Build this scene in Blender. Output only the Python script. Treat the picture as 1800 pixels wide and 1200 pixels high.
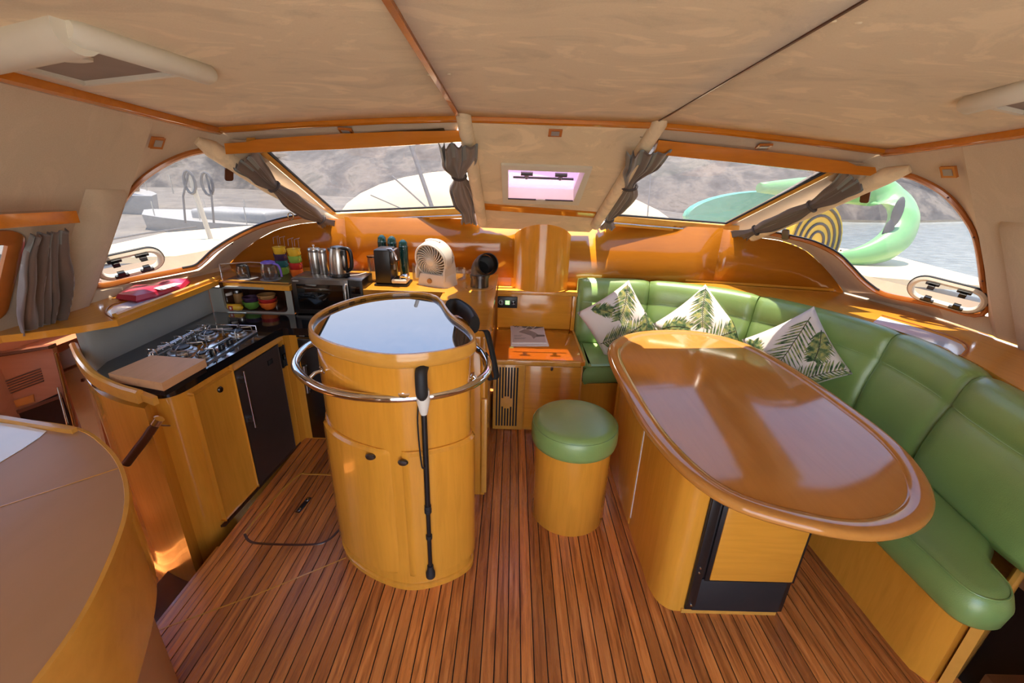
import bpy, bmesh, math, random
from mathutils import Vector, Matrix
random.seed(7)
for o in list(bpy.data.objects): bpy.data.objects.remove(o, do_unlink=True)
SC = bpy.context.scene
COL = SC.collection
PI = math.pi
def rad(a): return a*PI/180

# ------------------------------------------------------------------ camera
H = 1.65; FPX = 766.4
PIT, YAW, ROL = rad(21.296), rad(.3575), rad(1.8716)
FW = Vector((math.sin(YAW)*math.cos(PIT), math.cos(YAW)*math.cos(PIT), -math.sin(PIT)))
R0 = Vector((math.cos(YAW), -math.sin(YAW), 0)); U0 = R0.cross(FW)
RT = R0*math.cos(ROL)+U0*math.sin(ROL); UP = U0*math.cos(ROL)-R0*math.sin(ROL)
CP = Vector((0, 0, H))
cd = bpy.data.cameras.new('camera'); cam = bpy.data.objects.new('camera', cd); COL.objects.link(cam)
cam.matrix_world = Matrix(((RT.x, UP.x, -FW.x, 0), (RT.y, UP.y, -FW.y, 0), (RT.z, UP.z, -FW.z, H), (0, 0, 0, 1)))
cd.sensor_fit = 'HORIZONTAL'; cd.sensor_width = 36; cd.lens = 36*FPX/1800; cd.clip_start = .02; cd.clip_end = 600
SC.camera = cam

# ------------------------------------------------------------------ world, sun, exposure
W = bpy.data.worlds.new('sky'); SC.world = W; W.use_nodes = True
nt = W.node_tree; nt.nodes.clear()
wo = nt.nodes.new('ShaderNodeOutputWorld'); bg = nt.nodes.new('ShaderNodeBackground')
tc = nt.nodes.new('ShaderNodeTexCoord'); sx = nt.nodes.new('ShaderNodeSeparateXYZ'); rp = nt.nodes.new('ShaderNodeValToRGB')
nt.links.new(tc.outputs['Generated'], sx.inputs[0]); nt.links.new(sx.outputs['Z'], rp.inputs[0])
rp.color_ramp.elements[0].position = 0.08; rp.color_ramp.elements[0].color = (1.0, .95, .88, 1)
rp.color_ramp.elements[1].position = .42; rp.color_ramp.elements[1].color = (.30, .54, 1.05, 1)
nt.links.new(rp.outputs[0], bg.inputs[0]); bg.inputs[1].default_value = 3.7
nt.links.new(bg.outputs[0], wo.inputs[0])
sd = bpy.data.lights.new('sun', 'SUN'); sd.energy = 20; sd.angle = rad(.6); sd.color = (1, .93, .82)
sun = bpy.data.objects.new('sun', sd); COL.objects.link(sun)
sun.rotation_euler = Vector((.03, -.06, -1)).to_track_quat('-Z', 'Y').to_euler(); sun.location = (-2, 6, 12)
SC.view_settings.view_transform = 'Standard'; SC.view_settings.look = 'None'
SC.view_settings.gamma = 1; SC.view_settings.use_curve_mapping = False
SC.view_settings.exposure = 0.60

# ------------------------------------------------------------------ pixel rays onto real planes
def ray(x, y): return FW+RT*((x-900)/FPX)-UP*((y-600)/FPX)
def onz(x, y, z): d = ray(x, y); return CP+d*((z-H)/d.z)
def ony(x, y, Y): d = ray(x, y); return CP+d*(Y/d.y)
def onx(x, y, X): d = ray(x, y); return CP+d*(X/d.x)
def onp(x, y, pl): d = ray(x, y); return CP+d*((pl[0]-CP).dot(pl[1])/d.dot(pl[1]))
def plane(a, b, c):
    a, b, c = Vector(a), Vector(b), Vector(c); return a, (b-a).cross(c-a).normalized()
def mpp(p): return (Vector(p)-CP).dot(FW)/FPX

# ------------------------------------------------------------------ object helpers
def tag(o, label=None, cat=None, group=None, kind=None):
    if label: o['label'] = label
    if cat: o['category'] = cat
    if group: o['group'] = group
    if kind: o['kind'] = kind
    return o
def thing(name, label, cat, loc=(0, 0, 0), group=None, rot=None, kind=None):
    o = bpy.data.objects.new(name, None); COL.objects.link(o); o.location = loc; o.empty_display_size = .05
    if rot is not None: o.rotation_euler = rot
    return tag(o, label, cat, group, kind)
def adopt(o, parent):      # world-coordinate mesh under an unrotated empty (or under a part)
    o.parent = parent
    if parent.type == 'EMPTY' and parent.parent is None: o.matrix_parent_inverse = Matrix.Translation(-Vector(parent.location))
    return o
def local(o, parent): o.parent = parent; return o
def link(name, me, mat=None, parent=None, loc=False):
    o = bpy.data.objects.new(name, me); COL.objects.link(o)
    if mat is not None and len(me.materials) == 0: me.materials.append(mat)
    if parent is not None: (local if loc else adopt)(o, parent)
    return o
def finish(bm, name, mat, parent=None, smooth=None, loc=False, bevel=0, seg=2, recalc=True):
    if bevel: bmesh.ops.bevel(bm, geom=[e for e in bm.edges if len(e.link_faces) == 2 and e.calc_face_angle(0) > .5], offset=bevel, segments=seg, affect='EDGES', profile=.5, clamp_overlap=True)
    if recalc: bmesh.ops.recalc_face_normals(bm, faces=bm.faces)
    me = bpy.data.meshes.new(name); bm.to_mesh(me); bm.free()
    if smooth is not None:
        me.shade_smooth()
        if smooth < 179: me.set_sharp_from_angle(angle=rad(smooth))
    return link(name, me, mat, parent, loc)
def poly(name, vs, fs, mat, parent=None, smooth=None, loc=False, bevel=0):
    bm = bmesh.new(); b = [bm.verts.new(v) for v in vs]
    for f in fs:
        try: bm.faces.new([b[i] for i in f])
        except ValueError: pass
    return finish(bm, name, mat, parent, smooth, loc, bevel)
def addbox(bm, x0, x1, y0, y1, z0, z1, M=None):
    r = bmesh.ops.create_cube(bm, size=1)
    for v in r['verts']:
        v.co = Vector(((x0+x1)/2+v.co.x*(x1-x0), (y0+y1)/2+v.co.y*(y1-y0), (z0+z1)/2+v.co.z*(z1-z0)))
        if M is not None: v.co = M @ v.co
    return r['verts']
def box(name, x0, x1, y0, y1, z0, z1, mat, parent=None, bevel=.004, loc=False, M=None, smooth=35, seg=2):
    bm = bmesh.new(); addbox(bm, x0, x1, y0, y1, z0, z1, M)
    return finish(bm, name, mat, parent, smooth if bevel else None, loc, bevel, seg)
def addprism(bm, pts, z0, z1):
    n = len(pts); a = [bm.verts.new((p[0], p[1], z0)) for p in pts]; b = [bm.verts.new((p[0], p[1], z1)) for p in pts]
    bm.faces.new(a[::-1]); bm.faces.new(b)
    for i in range(n): bm.faces.new((a[i], a[(i+1) % n], b[(i+1) % n], b[i]))
def prism(name, pts, z0, z1, mat, parent=None, bevel=0, smooth=35, loc=False, seg=2):
    bm = bmesh.new(); addprism(bm, pts, z0, z1)
    return finish(bm, name, mat, parent, smooth, loc, bevel, seg)
def loft(name, rings, mat, parent=None, closed=True, caps=True, smooth=40, loc=False):
    bm = bmesh.new(); V = [[bm.verts.new(p) for p in r] for r in rings]; n = len(rings[0])
    for i in range(len(V)-1):
        for j in range(n if closed else n-1):
            try: bm.faces.new((V[i][j], V[i][(j+1) % n], V[i+1][(j+1) % n], V[i+1][j]))
            except ValueError: pass
    if caps and closed:
        bm.faces.new(V[0][::-1]); bm.faces.new(V[-1])
    return finish(bm, name, mat, parent, smooth, loc)
def frames(pts, closed=False, up=None):
    pts = [Vector(p) for p in pts]; n = len(pts); out = []
    prev = None
    for i in range(n):
        if closed: t = pts[(i+1) % n]-pts[i-1]
        else: t = pts[min(i+1, n-1)]-pts[max(i-1, 0)]
        t.normalize()
        if up is not None: s = t.cross(up)
        elif prev is None: s = t.cross(Vector((0, 0, 1)) if abs(t.z) < .9 else Vector((1, 0, 0)))
        else: s = prev-t*prev.dot(t)
        s.normalize(); prev = s; out.append((pts[i], t, s, s.cross(t).normalized()))
    return out
def addtube(bm, pts, r, seg=10, closed=False, caps=True):
    fr = frames(pts, closed); V = []
    for i, (p, t, s, b) in enumerate(fr):
        rr = r[i] if isinstance(r, (list, tuple)) else r
        V.append([bm.verts.new(p+s*(math.cos(2*PI*k/seg)*rr)+b*(math.sin(2*PI*k/seg)*rr)) for k in range(seg)])
    m = len(V)
    for i in range(m if closed else m-1):
        A, B = V[i], V[(i+1) % m]
        for k in range(seg): bm.faces.new((A[k], A[(k+1) % seg], B[(k+1) % seg], B[k]))
    if caps and not closed: bm.faces.new(V[0][::-1]); bm.faces.new(V[-1])
def tube(name, pts, r, mat, parent=None, seg=10, closed=False, loc=False):
    bm = bmesh.new(); addtube(bm, pts, r, seg, closed); return finish(bm, name, mat, parent, 50, loc)
def sweep(name, pts, prof, mat, parent=None, up=(0, 0, 1), closed=False, loc=False, smooth=40):
    """prof: list of (side, up) offsets swept along pts"""
    up = Vector(up); bm = bmesh.new(); V = []
    for p, t, s, b in frames(pts, closed, up): V.append([bm.verts.new(p+s*a+up*h) for a, h in prof])
    m, n = len(V), len(prof)
    for i in range(m if closed else m-1):
        A, B = V[i], V[(i+1) % m]
        for k in range(n): bm.faces.new((A[k], A[(k+1) % n], B[(k+1) % n], B[k]))
    if not closed: bm.faces.new(V[0][::-1]); bm.faces.new(V[-1])
    return finish(bm, name, mat, parent, smooth, loc)
def addlathe(bm, prof, cx=0, cy=0, cz=0, seg=24, M=None):
    V = []
    for r, z in prof:
        ring = []
        for k in range(seg):
            p = Vector((cx+math.cos(2*PI*k/seg)*max(r, 1e-4), cy+math.sin(2*PI*k/seg)*max(r, 1e-4), cz+z))
            ring.append(bm.verts.new(M @ p if M is not None else p))
        V.append(ring)
    for i in range(len(V)-1):
        for k in range(seg): bm.faces.new((V[i][k], V[i][(k+1) % seg], V[i+1][(k+1) % seg], V[i+1][k]))
    if prof[0][0] < 1e-3: bm.faces.new(V[0][::-1])
    if prof[-1][0] < 1e-3: bm.faces.new(V[-1])
    if prof[0][0] >= 1e-3 and prof[-1][0] >= 1e-3:
        for k in range(seg): bm.faces.new((V[-1][k], V[-1][(k+1) % seg], V[0][(k+1) % seg], V[0][k]))
def lathe(name, prof, c, mat, parent=None, seg=24, loc=False, M=None, smooth=40):
    bm = bmesh.new(); addlathe(bm, prof, c[0], c[1], c[2], seg, M); return finish(bm, name, mat, parent, smooth, loc)
def spline(pts, n=8, closed=False):
    P = [Vector(p) for p in pts]; m = len(P); out = []
    for i in range(m if closed else m-1):
        p0 = P[(i-1) % m] if closed or i > 0 else P[0]*2-P[1]
        p1, p2 = P[i], P[(i+1) % m]
        p3 = P[(i+2) % m] if closed or i+2 < m else P[-1]*2-P[-2]
        for k in range(n):
            t = k/n
            out.append(.5*((2*p1)+(p2-p0)*t+(2*p0-5*p1+4*p2-p3)*t*t+(3*p1-p0-3*p2+p3)*t**3))
    if not closed: out.append(P[-1])
    return out
def rrect(x0, x1, y0, y1, r, n=5):
    out = []
    for cx, cy, a in ((x1-r, y1-r, 0), (x0+r, y1-r, 90), (x0+r, y0+r, 180), (x1-r, y0+r, 270)):
        for k in range(n+1): t = rad(a+90*k/n); out.append((cx+r*math.cos(t), cy+r*math.sin(t)))
    return out
def copytree(o, parent=None):
    c = o.copy(); COL.objects.link(c); c.parent = parent
    for ch in list(o.children): copytree(ch, c)
    return c
def strip(name, A, B, mat, parent=None, thick=0, smooth=40):
    """surface between two polylines of equal length"""
    vs = list(A)+list(B); n = len(A)
    return poly(name, vs, [(i, i+1, n+i+1, n+i) for i in range(n-1)], mat, parent, smooth)
def text(name, s, size, mat, parent, M, ext=.0004):
    cu = bpy.data.curves.new(name, 'FONT'); cu.body = s; cu.size = size; cu.extrude = ext; cu.align_x = 'CENTER'; cu.align_y = 'CENTER'
    t = bpy.data.objects.new(name, cu); COL.objects.link(t)
    dg = bpy.context.evaluated_depsgraph_get(); me = bpy.data.meshes.new_from_object(t.evaluated_get(dg))
    bpy.data.objects.remove(t, do_unlink=True); me.transform(M)
    return link(name, me, mat, parent)

# ------------------------------------------------------------------ materials
MATS = {}
def s2l(c): return tuple((v/12.92 if v <= .04045 else ((v+.055)/1.055)**2.4) for v in (x/255 for x in c))
class N:
    def __init__(s, name):
        s.m = bpy.data.materials.new(name); s.m.use_nodes = True; s.t = s.m.node_tree
        s.b = s.t.nodes['Principled BSDF']; s.o = s.t.nodes['Material Output']; MATS[name] = s.m
    def n(s, k, **kw):
        x = s.t.nodes.new(k)
        for a, v in kw.items(): setattr(x, a, v)
        return x
    def l(s, a, b): s.t.links.new(a, b)
    def coord(s, scale=(1, 1, 1), kind='Object'):
        t = s.n('ShaderNodeTexCoord'); m = s.n('ShaderNodeMapping'); m.inputs['Scale'].default_value = scale
        s.l(t.outputs[kind], m.inputs[0]); return m.outputs[0]
    def noise(s, co, scale, detail=4, rough=.5, dist=0):
        x = s.n('ShaderNodeTexNoise'); x.inputs['Scale'].default_value = scale; x.inputs['Detail'].default_value = detail
        x.inputs['Roughness'].default_value = rough; x.inputs['Distortion'].default_value = dist; s.l(co, x.inputs['Vector']); return x.outputs['Fac']
    def ramp(s, fac, stops):
        x = s.n('ShaderNodeValToRGB'); e = x.color_ramp.elements
        while len(e) < len(stops): e.new(.5)
        for i, (p, c) in enumerate(stops): e[i].position = p; e[i].color = (*c, 1)
        s.l(fac, x.inputs[0]); return x.outputs[0]
    def mix(s, f, a, b, mode='MIX'):
        x = s.n('ShaderNodeMix', data_type='RGBA', blend_type=mode)
        for i, v in ((0, f), (6, a), (7, b)):
            if isinstance(v, (int, float)): x.inputs[i].default_value = v
            elif isinstance(v, tuple): x.inputs[i].default_value = (*v, 1)
            else: s.l(v, x.inputs[i])
        return x.outputs[2]
    def bump(s, h, st=.1, d=.01):
        x = s.n('ShaderNodeBump'); x.inputs['Strength'].default_value = st; x.inputs['Distance'].default_value = d
        s.l(h, x.inputs['Height']); s.l(x.outputs[0], s.b.inputs['Normal'])
    def set(s, **kw):
        for k, v in kw.items():
            i = s.b.inputs[{'col': 'Base Color', 'rough': 'Roughness', 'metal': 'Metallic', 'spec': 'Specular IOR Level', 'coat': 'Coat Weight', 'coatr': 'Coat Roughness', 'trans': 'Transmission Weight', 'ior': 'IOR', 'alpha': 'Alpha', 'sheen': 'Sheen Weight', 'emit': 'Emission Color', 'es': 'Emission Strength', 'sss': 'Subsurface Weight'}[k]]
            if hasattr(v, 'is_output'): s.l(v, i)
            elif isinstance(v, tuple): i.default_value = (*v, 1)
            else: i.default_value = v
        return s.m
def plain(name, rgb, rough=.5, metal=0, var=.06, scale=9, coat=0, spec=.5, bump=0):
    q = N(name); c = s2l(rgb); co = q.coord()
    f = q.noise(co, scale, 5); d = tuple(v*(1-var) for v in c); u = tuple(min(1, v*(1+var)) for v in c)
    q.set(col=q.ramp(f, [(.3, d), (.7, u)]), rough=rough, metal=metal, coat=coat, coatr=.05, spec=spec)
    if bump: q.bump(q.noise(co, 180, 2), bump, .002)
    return q.m
def wood(name, rgb, grain=(14, 14, 1.2), rough=.16, dark=.82, coat=.35, light=1.1):
    q = N(name); c = s2l(rgb); co = q.coord(grain)
    f = q.noise(co, 3.0, 6, .6, .6); g = q.noise(q.coord((1, 1, 1)), 2.2, 3)
    base = q.ramp(f, [(.25, (c[0]*dark, c[1]*dark*.97, c[2]*dark*.9)), (.55, c), (.8, tuple(min(1, v*light) for v in c))])
    base = q.mix(.35, base, q.ramp(g, [(.3, tuple(v*.85 for v in c)), (.7, tuple(min(1, v*1.12) for v in c))]))
    q.set(col=base, rough=rough, coat=coat, coatr=.04)
    return q.m
HONEY = (220, 150, 50)
wood('maple', HONEY)                                   # vertical grain
wood('maple_x', HONEY, (1.2, 14, 14))
wood('maple_y', HONEY, (14, 1.2, 14))
wood('maple_dark', (200, 118, 30), (1.2, 12, 14), .1)
wood('panel_wood', (176, 106, 24), (1.2, 12, 12), .14, .86, .15)
wood('maple_red', (178, 104, 44), (6, 6, 6), .22)
wood('table_wood', (198, 134, 64), (9, 1.0, 9), .09, .88, .15, 1.08)
wood('edge_wood', (214, 154, 66), (5, 5, 5), .18)
wood('board_wood', (206, 158, 112), (10, 2, 10), .5, .85, 0)
wood('navtop', (176, 132, 92), (4, 1.0, 4), .42, .95, .05, 1.04)
wood('hull_wood', (160, 96, 64), (1.0, 8, 9), .2)
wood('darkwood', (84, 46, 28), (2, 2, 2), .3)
def plankmat():
    q = N('teak'); oi = q.n('ShaderNodeObjectInfo'); c = q.coord((40, 2.2, 10)); cm = q.n('ShaderNodeVectorMath', operation='ADD')
    mul = q.n('ShaderNodeVectorMath', operation='SCALE'); mul.inputs['Scale'].default_value = 37
    comb = q.n('ShaderNodeCombineXYZ'); q.l(oi.outputs['Random'], comb.inputs[0]); q.l(oi.outputs['Random'], comb.inputs[1])
    q.l(comb.outputs[0], mul.inputs[0]); q.l(c, cm.inputs[0]); q.l(mul.outputs[0], cm.inputs[1])
    f = q.noise(cm.outputs[0], 1.6, 5, .6, .4)
    base = q.ramp(f, [(.28, s2l((136, 76, 36))), (.5, s2l((206, 126, 62))), (.74, s2l((236, 158, 88)))])
    tone = q.ramp(oi.outputs['Random'], [(0, (.66, .62, .60)), (.5, (.96, .95, .92)), (1, (1.2, 1.16, 1.04))])
    q.set(col=q.mix(1, base, tone, 'MULTIPLY'), rough=q.ramp(f, [(.3, (.34,)*3), (.7, (.22,)*3)]), spec=.5, coat=.1, coatr=.2); return q.m
plankmat()
plain('caulk', (22, 16, 14), .6)
def suede(name, rgb, amt=.16):
    q = N(name); c = s2l(rgb); co = q.coord((1.1, 2.1, 1.4))
    f = q.noise(co, 2.3, 7, .62, 1.6); g = q.noise(q.coord(), 260, 2)
    a = tuple(v*(1-amt) for v in c); b = tuple(min(1, v*(1+amt)) for v in c)
    col = q.ramp(f, [(.34, a), (.46, c), (.54, c), (.60, b)])
    q.set(col=q.mix(.12, col, q.ramp(g, [(.3, (.2, .2, .2)), (.7, (.8, .8, .8))]), 'SOFT_LIGHT'), rough=.9, spec=.15, sheen=.15); q.bump(g, .12, .002); return q.m
suede('ceiling_suede', (224, 200, 162), .13); suede('wall_vinyl', (200, 178, 150), .05)
plain('cream', (214, 204, 184), .5, var=.03); plain('white_plastic', (222, 216, 204), .35, var=.02)
plain('white_gloss', (236, 232, 224), .12, var=.02, coat=.3)
plain('grey_laminate', (138, 142, 138), .45, var=.04); plain('granite', (20, 20, 22), .09, var=.5, scale=300, coat=.5)
plain('black_plastic', (24, 23, 24), .38, var=.1); plain('black_gloss', (10, 10, 11), .06, coat=.6); plain('black_rubber', (30, 30, 32), .6, var=.1, scale=60)
plain('black_webbing', (16, 15, 15), .75, var=.3, scale=200)
plain('chrome', (226, 226, 228), .06, 1, .01); plain('steel', (186, 184, 180), .28, 1, .05, 30); plain('steel_dark', (104, 100, 98), .3, 1, .06, 30)
plain('fridge_door', (74, 60, 54), .32, .25, .05, 20); plain('brass', (170, 132, 84), .25, 1, .05)
plain('blind_fabric', (150, 134, 122), .85, var=.06)
def leather():
    q = N('green_leather'); c = s2l((128, 158, 88)); co = q.coord()
    f = q.noise(co, 4, 4); v = q.n('ShaderNodeTexVoronoi'); v.inputs['Scale'].default_value = 320; q.l(co, v.inputs['Vector'])
    q.set(col=q.ramp(f, [(.3, tuple(x*.9 for x in c)), (.7, tuple(x*1.08 for x in c))]), rough=.36, spec=.6, coat=.45, coatr=.28)
    w = q.noise(q.coord(), 7, 3, .5, 1.0); ad = q.n('ShaderNodeMath', operation='MULTIPLY_ADD'); q.l(w, ad.inputs[0]); ad.inputs[1].default_value = 3.0; q.l(v.outputs['Distance'], ad.inputs[2])
    q.bump(ad.outputs[0], .12, .006); return q.m
leather()
def curtain_mat():
    q = N('curtain_cloth'); c = s2l((98, 84, 76)); f = q.noise(q.coord((30, 30, 30)), 12, 2)
    q.set(col=q.ramp(f, [(.3, tuple(x*.9 for x in c)), (.7, tuple(x*1.1 for x in c))]), rough=.5, sheen=.4, spec=.4); return q.m
curtain_mat(); plain('curtain_tie', (70, 60, 55), .6); plain('curtain_lining', (122, 126, 124), .5)
plain('pillow_white', (226, 218, 210), .85, var=.03, bump=.1)
def leafm():
    q = N('leaf_print'); oi = q.noise(q.coord((1, 1, 1)), 38, 2, .5)
    q.set(col=q.ramp(oi, [(.30, s2l((44, 66, 44))), (.45, s2l((92, 116, 74))), (.56, s2l((142, 150, 96))), (.68, s2l((176, 170, 96))), (.78, s2l((80, 108, 72)))]), rough=.85, spec=.2); return q.m
leafm(); plain('leaf_stem', (74, 78, 52), .85)
def glassmat(name, tint, veil, vcol, rough=.0, gl=.07, crinkle=0):
    q = N(name); t = q.t; t.nodes.remove(q.b)
    tr = q.n('ShaderNodeBsdfTransparent'); tr.inputs[0].default_value = (*tint, 1)
    tl = q.n('ShaderNodeBsdfTranslucent'); tl.inputs[0].default_value = (*vcol, 1)
    gs = q.n('ShaderNodeBsdfGlossy'); gs.inputs['Roughness'].default_value = .02; gs.inputs[0].default_value = (.9, .9, .9, 1)
    m1 = q.n('ShaderNodeMixShader'); m2 = q.n('ShaderNodeMixShader')
    if crinkle:
        f = q.noise(q.coord((1, 1, 2.2)), 9, 8, .7, 2.2); r = q.ramp(f, [(.35, (veil*.75,)*3), (.6, (veil*1.1,)*3), (.72, (veil*1.6,)*3)]); q.l(r, m1.inputs[0])
    else: m1.inputs[0].default_value = veil
    q.l(tr.outputs[0], m1.inputs[1]); q.l(tl.outputs[0], m1.inputs[2])
    lw = q.n('ShaderNodeLayerWeight'); lw.inputs[0].default_value = .35; mm = q.n('ShaderNodeMath', operation='MULTIPLY'); mm.inputs[1].default_value = gl*4
    q.l(lw.outputs['Fresnel'], mm.inputs[0]); q.l(mm.outputs[0], m2.inputs[0]); q.l(m1.outputs[0], m2.inputs[1]); q.l(gs.outputs[0], m2.inputs[2]); q.l(m2.outputs[0], q.o.inputs[0]); return q.m
glassmat('window_glass', (.28, .262, .245), .05, (.42, .39, .37), crinkle=1)
glassmat('side_glass', (.30, .29, .275), .05, (.42, .40, .38), crinkle=1)
glassmat('pink_glass', (.48, .38, .46), .22, (.55, .40, .52))
glassmat('port_glass', (.85, .85, .84), .05, (.9, .9, .88))
glassmat('clear_glass', (.88, .88, .87), .05, (.8, .8, .8), gl=.12)
glassmat('clear_acrylic', (.93, .92, .90), .02, (.8, .8, .8), gl=.1)
q = N('green_glass'); q.set(col=s2l((24, 70, 66)), rough=.08, trans=.35, coat=.4)
plain('lid_blue', (206, 220, 240), .12, var=.03, coat=.4)
q = N('sink_glass'); q.set(col=(.006, .007, .009), rough=.015, spec=1.0, coat=1.0, coatr=.01, ior=2.5)
for n, c in dict(yellow=(222, 178, 48), purple=(72, 48, 78), teal=(52, 110, 112), lime=(132, 168, 66), red=(178, 44, 40), orange=(228, 112, 42), tan=(168, 126, 78), violet=(112, 84, 168), green=(96, 144, 60), crimson=(176, 36, 62), paper=(228, 222, 216), ink=(60, 54, 56), grey=(140, 140, 140), sky=(120, 160, 184), mint=(122, 176, 110), aqua=(84, 164, 140)).items():
    plain('c_'+n, c, .32, var=.05)
q = N('display'); q.set(col=(.05, .3, .05), emit=(.35, 1, .25), es=1.5)
q = N('lamp_lens'); q.set(col=s2l((150, 140, 130)), rough=.3)
def water():
    q = N('water'); co = q.coord((1, 2.4, 1)); f = q.noise(co, 1.5, 5, .6, .3)
    q.set(col=q.ramp(f, [(.35, s2l((92, 100, 98))), (.65, s2l((136, 142, 136)))]), rough=.16); q.bump(f, .6, .25); return q.m
water()
def terrain(name, stops, sc=.22):
    q = N(name); f = q.noise(q.coord((1, 1, 1.6)), sc, 9, .68, .4); q.set(col=q.ramp(f, [(p, s2l(c)) for p, c in stops]), rough=.95, spec=.1); return q.m
terrain('hill_rock', [(.32, (58, 55, 52)), (.48, (88, 82, 77)), (.58, (118, 108, 98)), (.7, (74, 71, 62))], .35)
terrain('ground', [(.3, (88, 82, 76)), (.55, (112, 104, 96)), (.75, (126, 116, 104))], .8)
terrain('shore', [(.3, (108, 104, 84)), (.5, (150, 134, 108)), (.7, (92, 104, 70))], .3)
plain('deck_cream', (222, 196, 152), .6, var=.05, scale=3); plain('deck_white', (176, 170, 156), .5, var=.03, scale=3)
plain('rope_grey', (84, 80, 80), .7); plain('boat_white', (150, 145, 138), .35); plain('boat_tan', (170, 134, 94), .7)
M = MATS
# ================================================================== STRUCTURE
CX = .195
def cz(x, y):
    d = max(0, (abs(x-CX)-.47)/1.28); return 2.05-.0715*y-.06*min(d, 1.2)**1.4
def fy(x):                      # front edge of the ceiling
    d = max(0, abs(x-CX)-.465)/1.285; return 2.32+.18*d
def lerp(a, b, t): return a+(b-a)*t
def resample(pts, n):
    P = [Vector(p) for p in pts]; L = [0]
    for i in range(1, len(P)): L.append(L[-1]+(P[i]-P[i-1]).length)
    out = []
    for k in range(n):
        s = L[-1]*k/(n-1); i = 1
        while i < len(L)-1 and L[i] < s: i += 1
        t = (s-L[i-1])/max(1e-9, L[i]-L[i-1]); out.append(P[i-1].lerp(P[i], t))
    return out
# ---- ceiling
ceil = thing('ceiling', 'beige suede covered cabin ceiling in three panels', None, (CX, 1, 2), kind='structure')
def cpanel(x0, x1, nx):
    bm = bmesh.new(); ny = 14; V = []
    for i in range(nx+1):
        x = lerp(x0, x1, i/nx); V.append([bm.verts.new((x, lerp(-1.0, fy(x), j/ny), cz(x, lerp(-1.0, fy(x), j/ny)))) for j in range(ny+1)])
    for i in range(nx):
        for j in range(ny): bm.faces.new((V[i][j], V[i][j+1], V[i+1][j+1], V[i+1][j]))
    o = finish(bm, 'ceiling_panel', M['ceiling_suede'], ceil, 60, recalc=False)
    m = o.modifiers.new('thick', 'SOLIDIFY'); m.thickness = .03; m.offset = -1
    return o
XL, XR = CX-.465, CX+.465
cpanel(CX-1.75, XL-.004, 10); cpanel(XL+.002, XR-.002, 6); cpanel(XR+.002, CX+1.75, 10)
def edge(x): return Vector((x, fy(x), cz(x, fy(x))))
t = tag(sweep('trim_1', [Vector((XL, y, cz(XL, y)+.004)) for y in (-1, 0, .8, 1.6, 2.31)], [(-.009, -.014), (.009, -.014), (.009, 0), (-.009, 0)], M['maple_red']), 'narrow glossy wooden strip along the left ceiling seam', kind='structure')
t = tag(sweep('trim_2', [Vector((XR, y, cz(XR, y)+.002)) for y in (-1, 0, .8, 1.6, 2.31)], [(-.003, -.006), (.003, -.006), (.003, 0), (-.003, 0)], M['darkwood']), 'thin dark bead along the right ceiling seam', kind='structure')
PR = [(-.005, -.03), (.03, -.028), (.034, -.004), (.03, .012), (-.01, .012)]
def mirror_pts(ps): return [Vector((2*CX-p.x, p.y, p.z)) for p in ps]
prof = [(-.022, -.016), (-.008, -.024), (.010, -.024), (.022, -.016), (.022, .012), (-.022, .012)]
tag(sweep('trim_3', [edge(x) for x in (XL-.01, XL-.35, XL-.8, CX-1.74)], prof, M['maple_dark']), 'wooden trim along the ceiling front above the galley windscreen', kind='structure')
tag(sweep('trim_4', [edge(x) for x in (XL+.02, CX, XR-.02)], prof, M['maple_dark']), 'wooden trim along the ceiling front above the middle hatch', kind='structure')
tag(sweep('trim_5', [edge(x) for x in (XR+.01, XR+.35, XR+.8, CX+1.74)], prof, M['maple_dark']), 'wooden trim along the ceiling front above the dining windscreen', kind='structure')
profs = [(-.03, -.022), (-.012, -.028), (.012, -.028), (.03, -.022), (.03, .012), (-.03, .012)]
for s, n, w in ((-1, 'trim_6', 'left'), (1, 'trim_7', 'right')):
    x = CX+s*1.75
    tag(sweep(n, [Vector((x, y, cz(x, y)-.002)) for y in (-1, 0, 1, 1.8, 2.5)], profs, M['maple_dark']), 'long wooden trim running aft along the %s ceiling edge' % w, kind='structure')

# ---- planes of the windscreen and side windows
YS = 3.2
def SX(s, d): return CX+s*d
PF = plane((0, 3.22, 1.37), (1, 3.22, 1.37), (0, 2.48, 1.775))
PC = plane((0, 3.15, 1.30), (1, 3.15, 1.30), (0, 2.32, 1.872))
PSL = plane((SX(-1, 2.345), 2.2, 1.04), (SX(-1, 1.775), 2.45, 1.78), (SX(-1, 1.465), 3.3, 1.2))
PSR = plane((SX(1, 2.345), 2.2, 1.04), (SX(1, 1.775), 2.45, 1.78), (SX(1, 1.465), 3.3, 1.2))
def offs(pl, k):                 # inward offset plane (toward camera)
    n = pl[1] if (CP-pl[0]).dot(pl[1]) > 0 else -pl[1]; return (pl[0]+n*k, n)
def inward(pl): return pl[1] if (CP-pl[0]).dot(pl[1]) > 0 else -pl[1]
def pane(name, pts, mat, parent, n, th=.006):
    bm = bmesh.new(); a = [bm.verts.new(p) for p in pts]; b = [bm.verts.new(Vector(p)-n*th) for p in pts]; m = len(pts)
    bm.faces.new(a)
    if th:
        bm.faces.new(b[::-1])
        for i in range(m): bm.faces.new((a[i], b[i], b[(i+1) % m], a[(i+1) % m]))
    return finish(bm, name, mat, parent)

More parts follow.
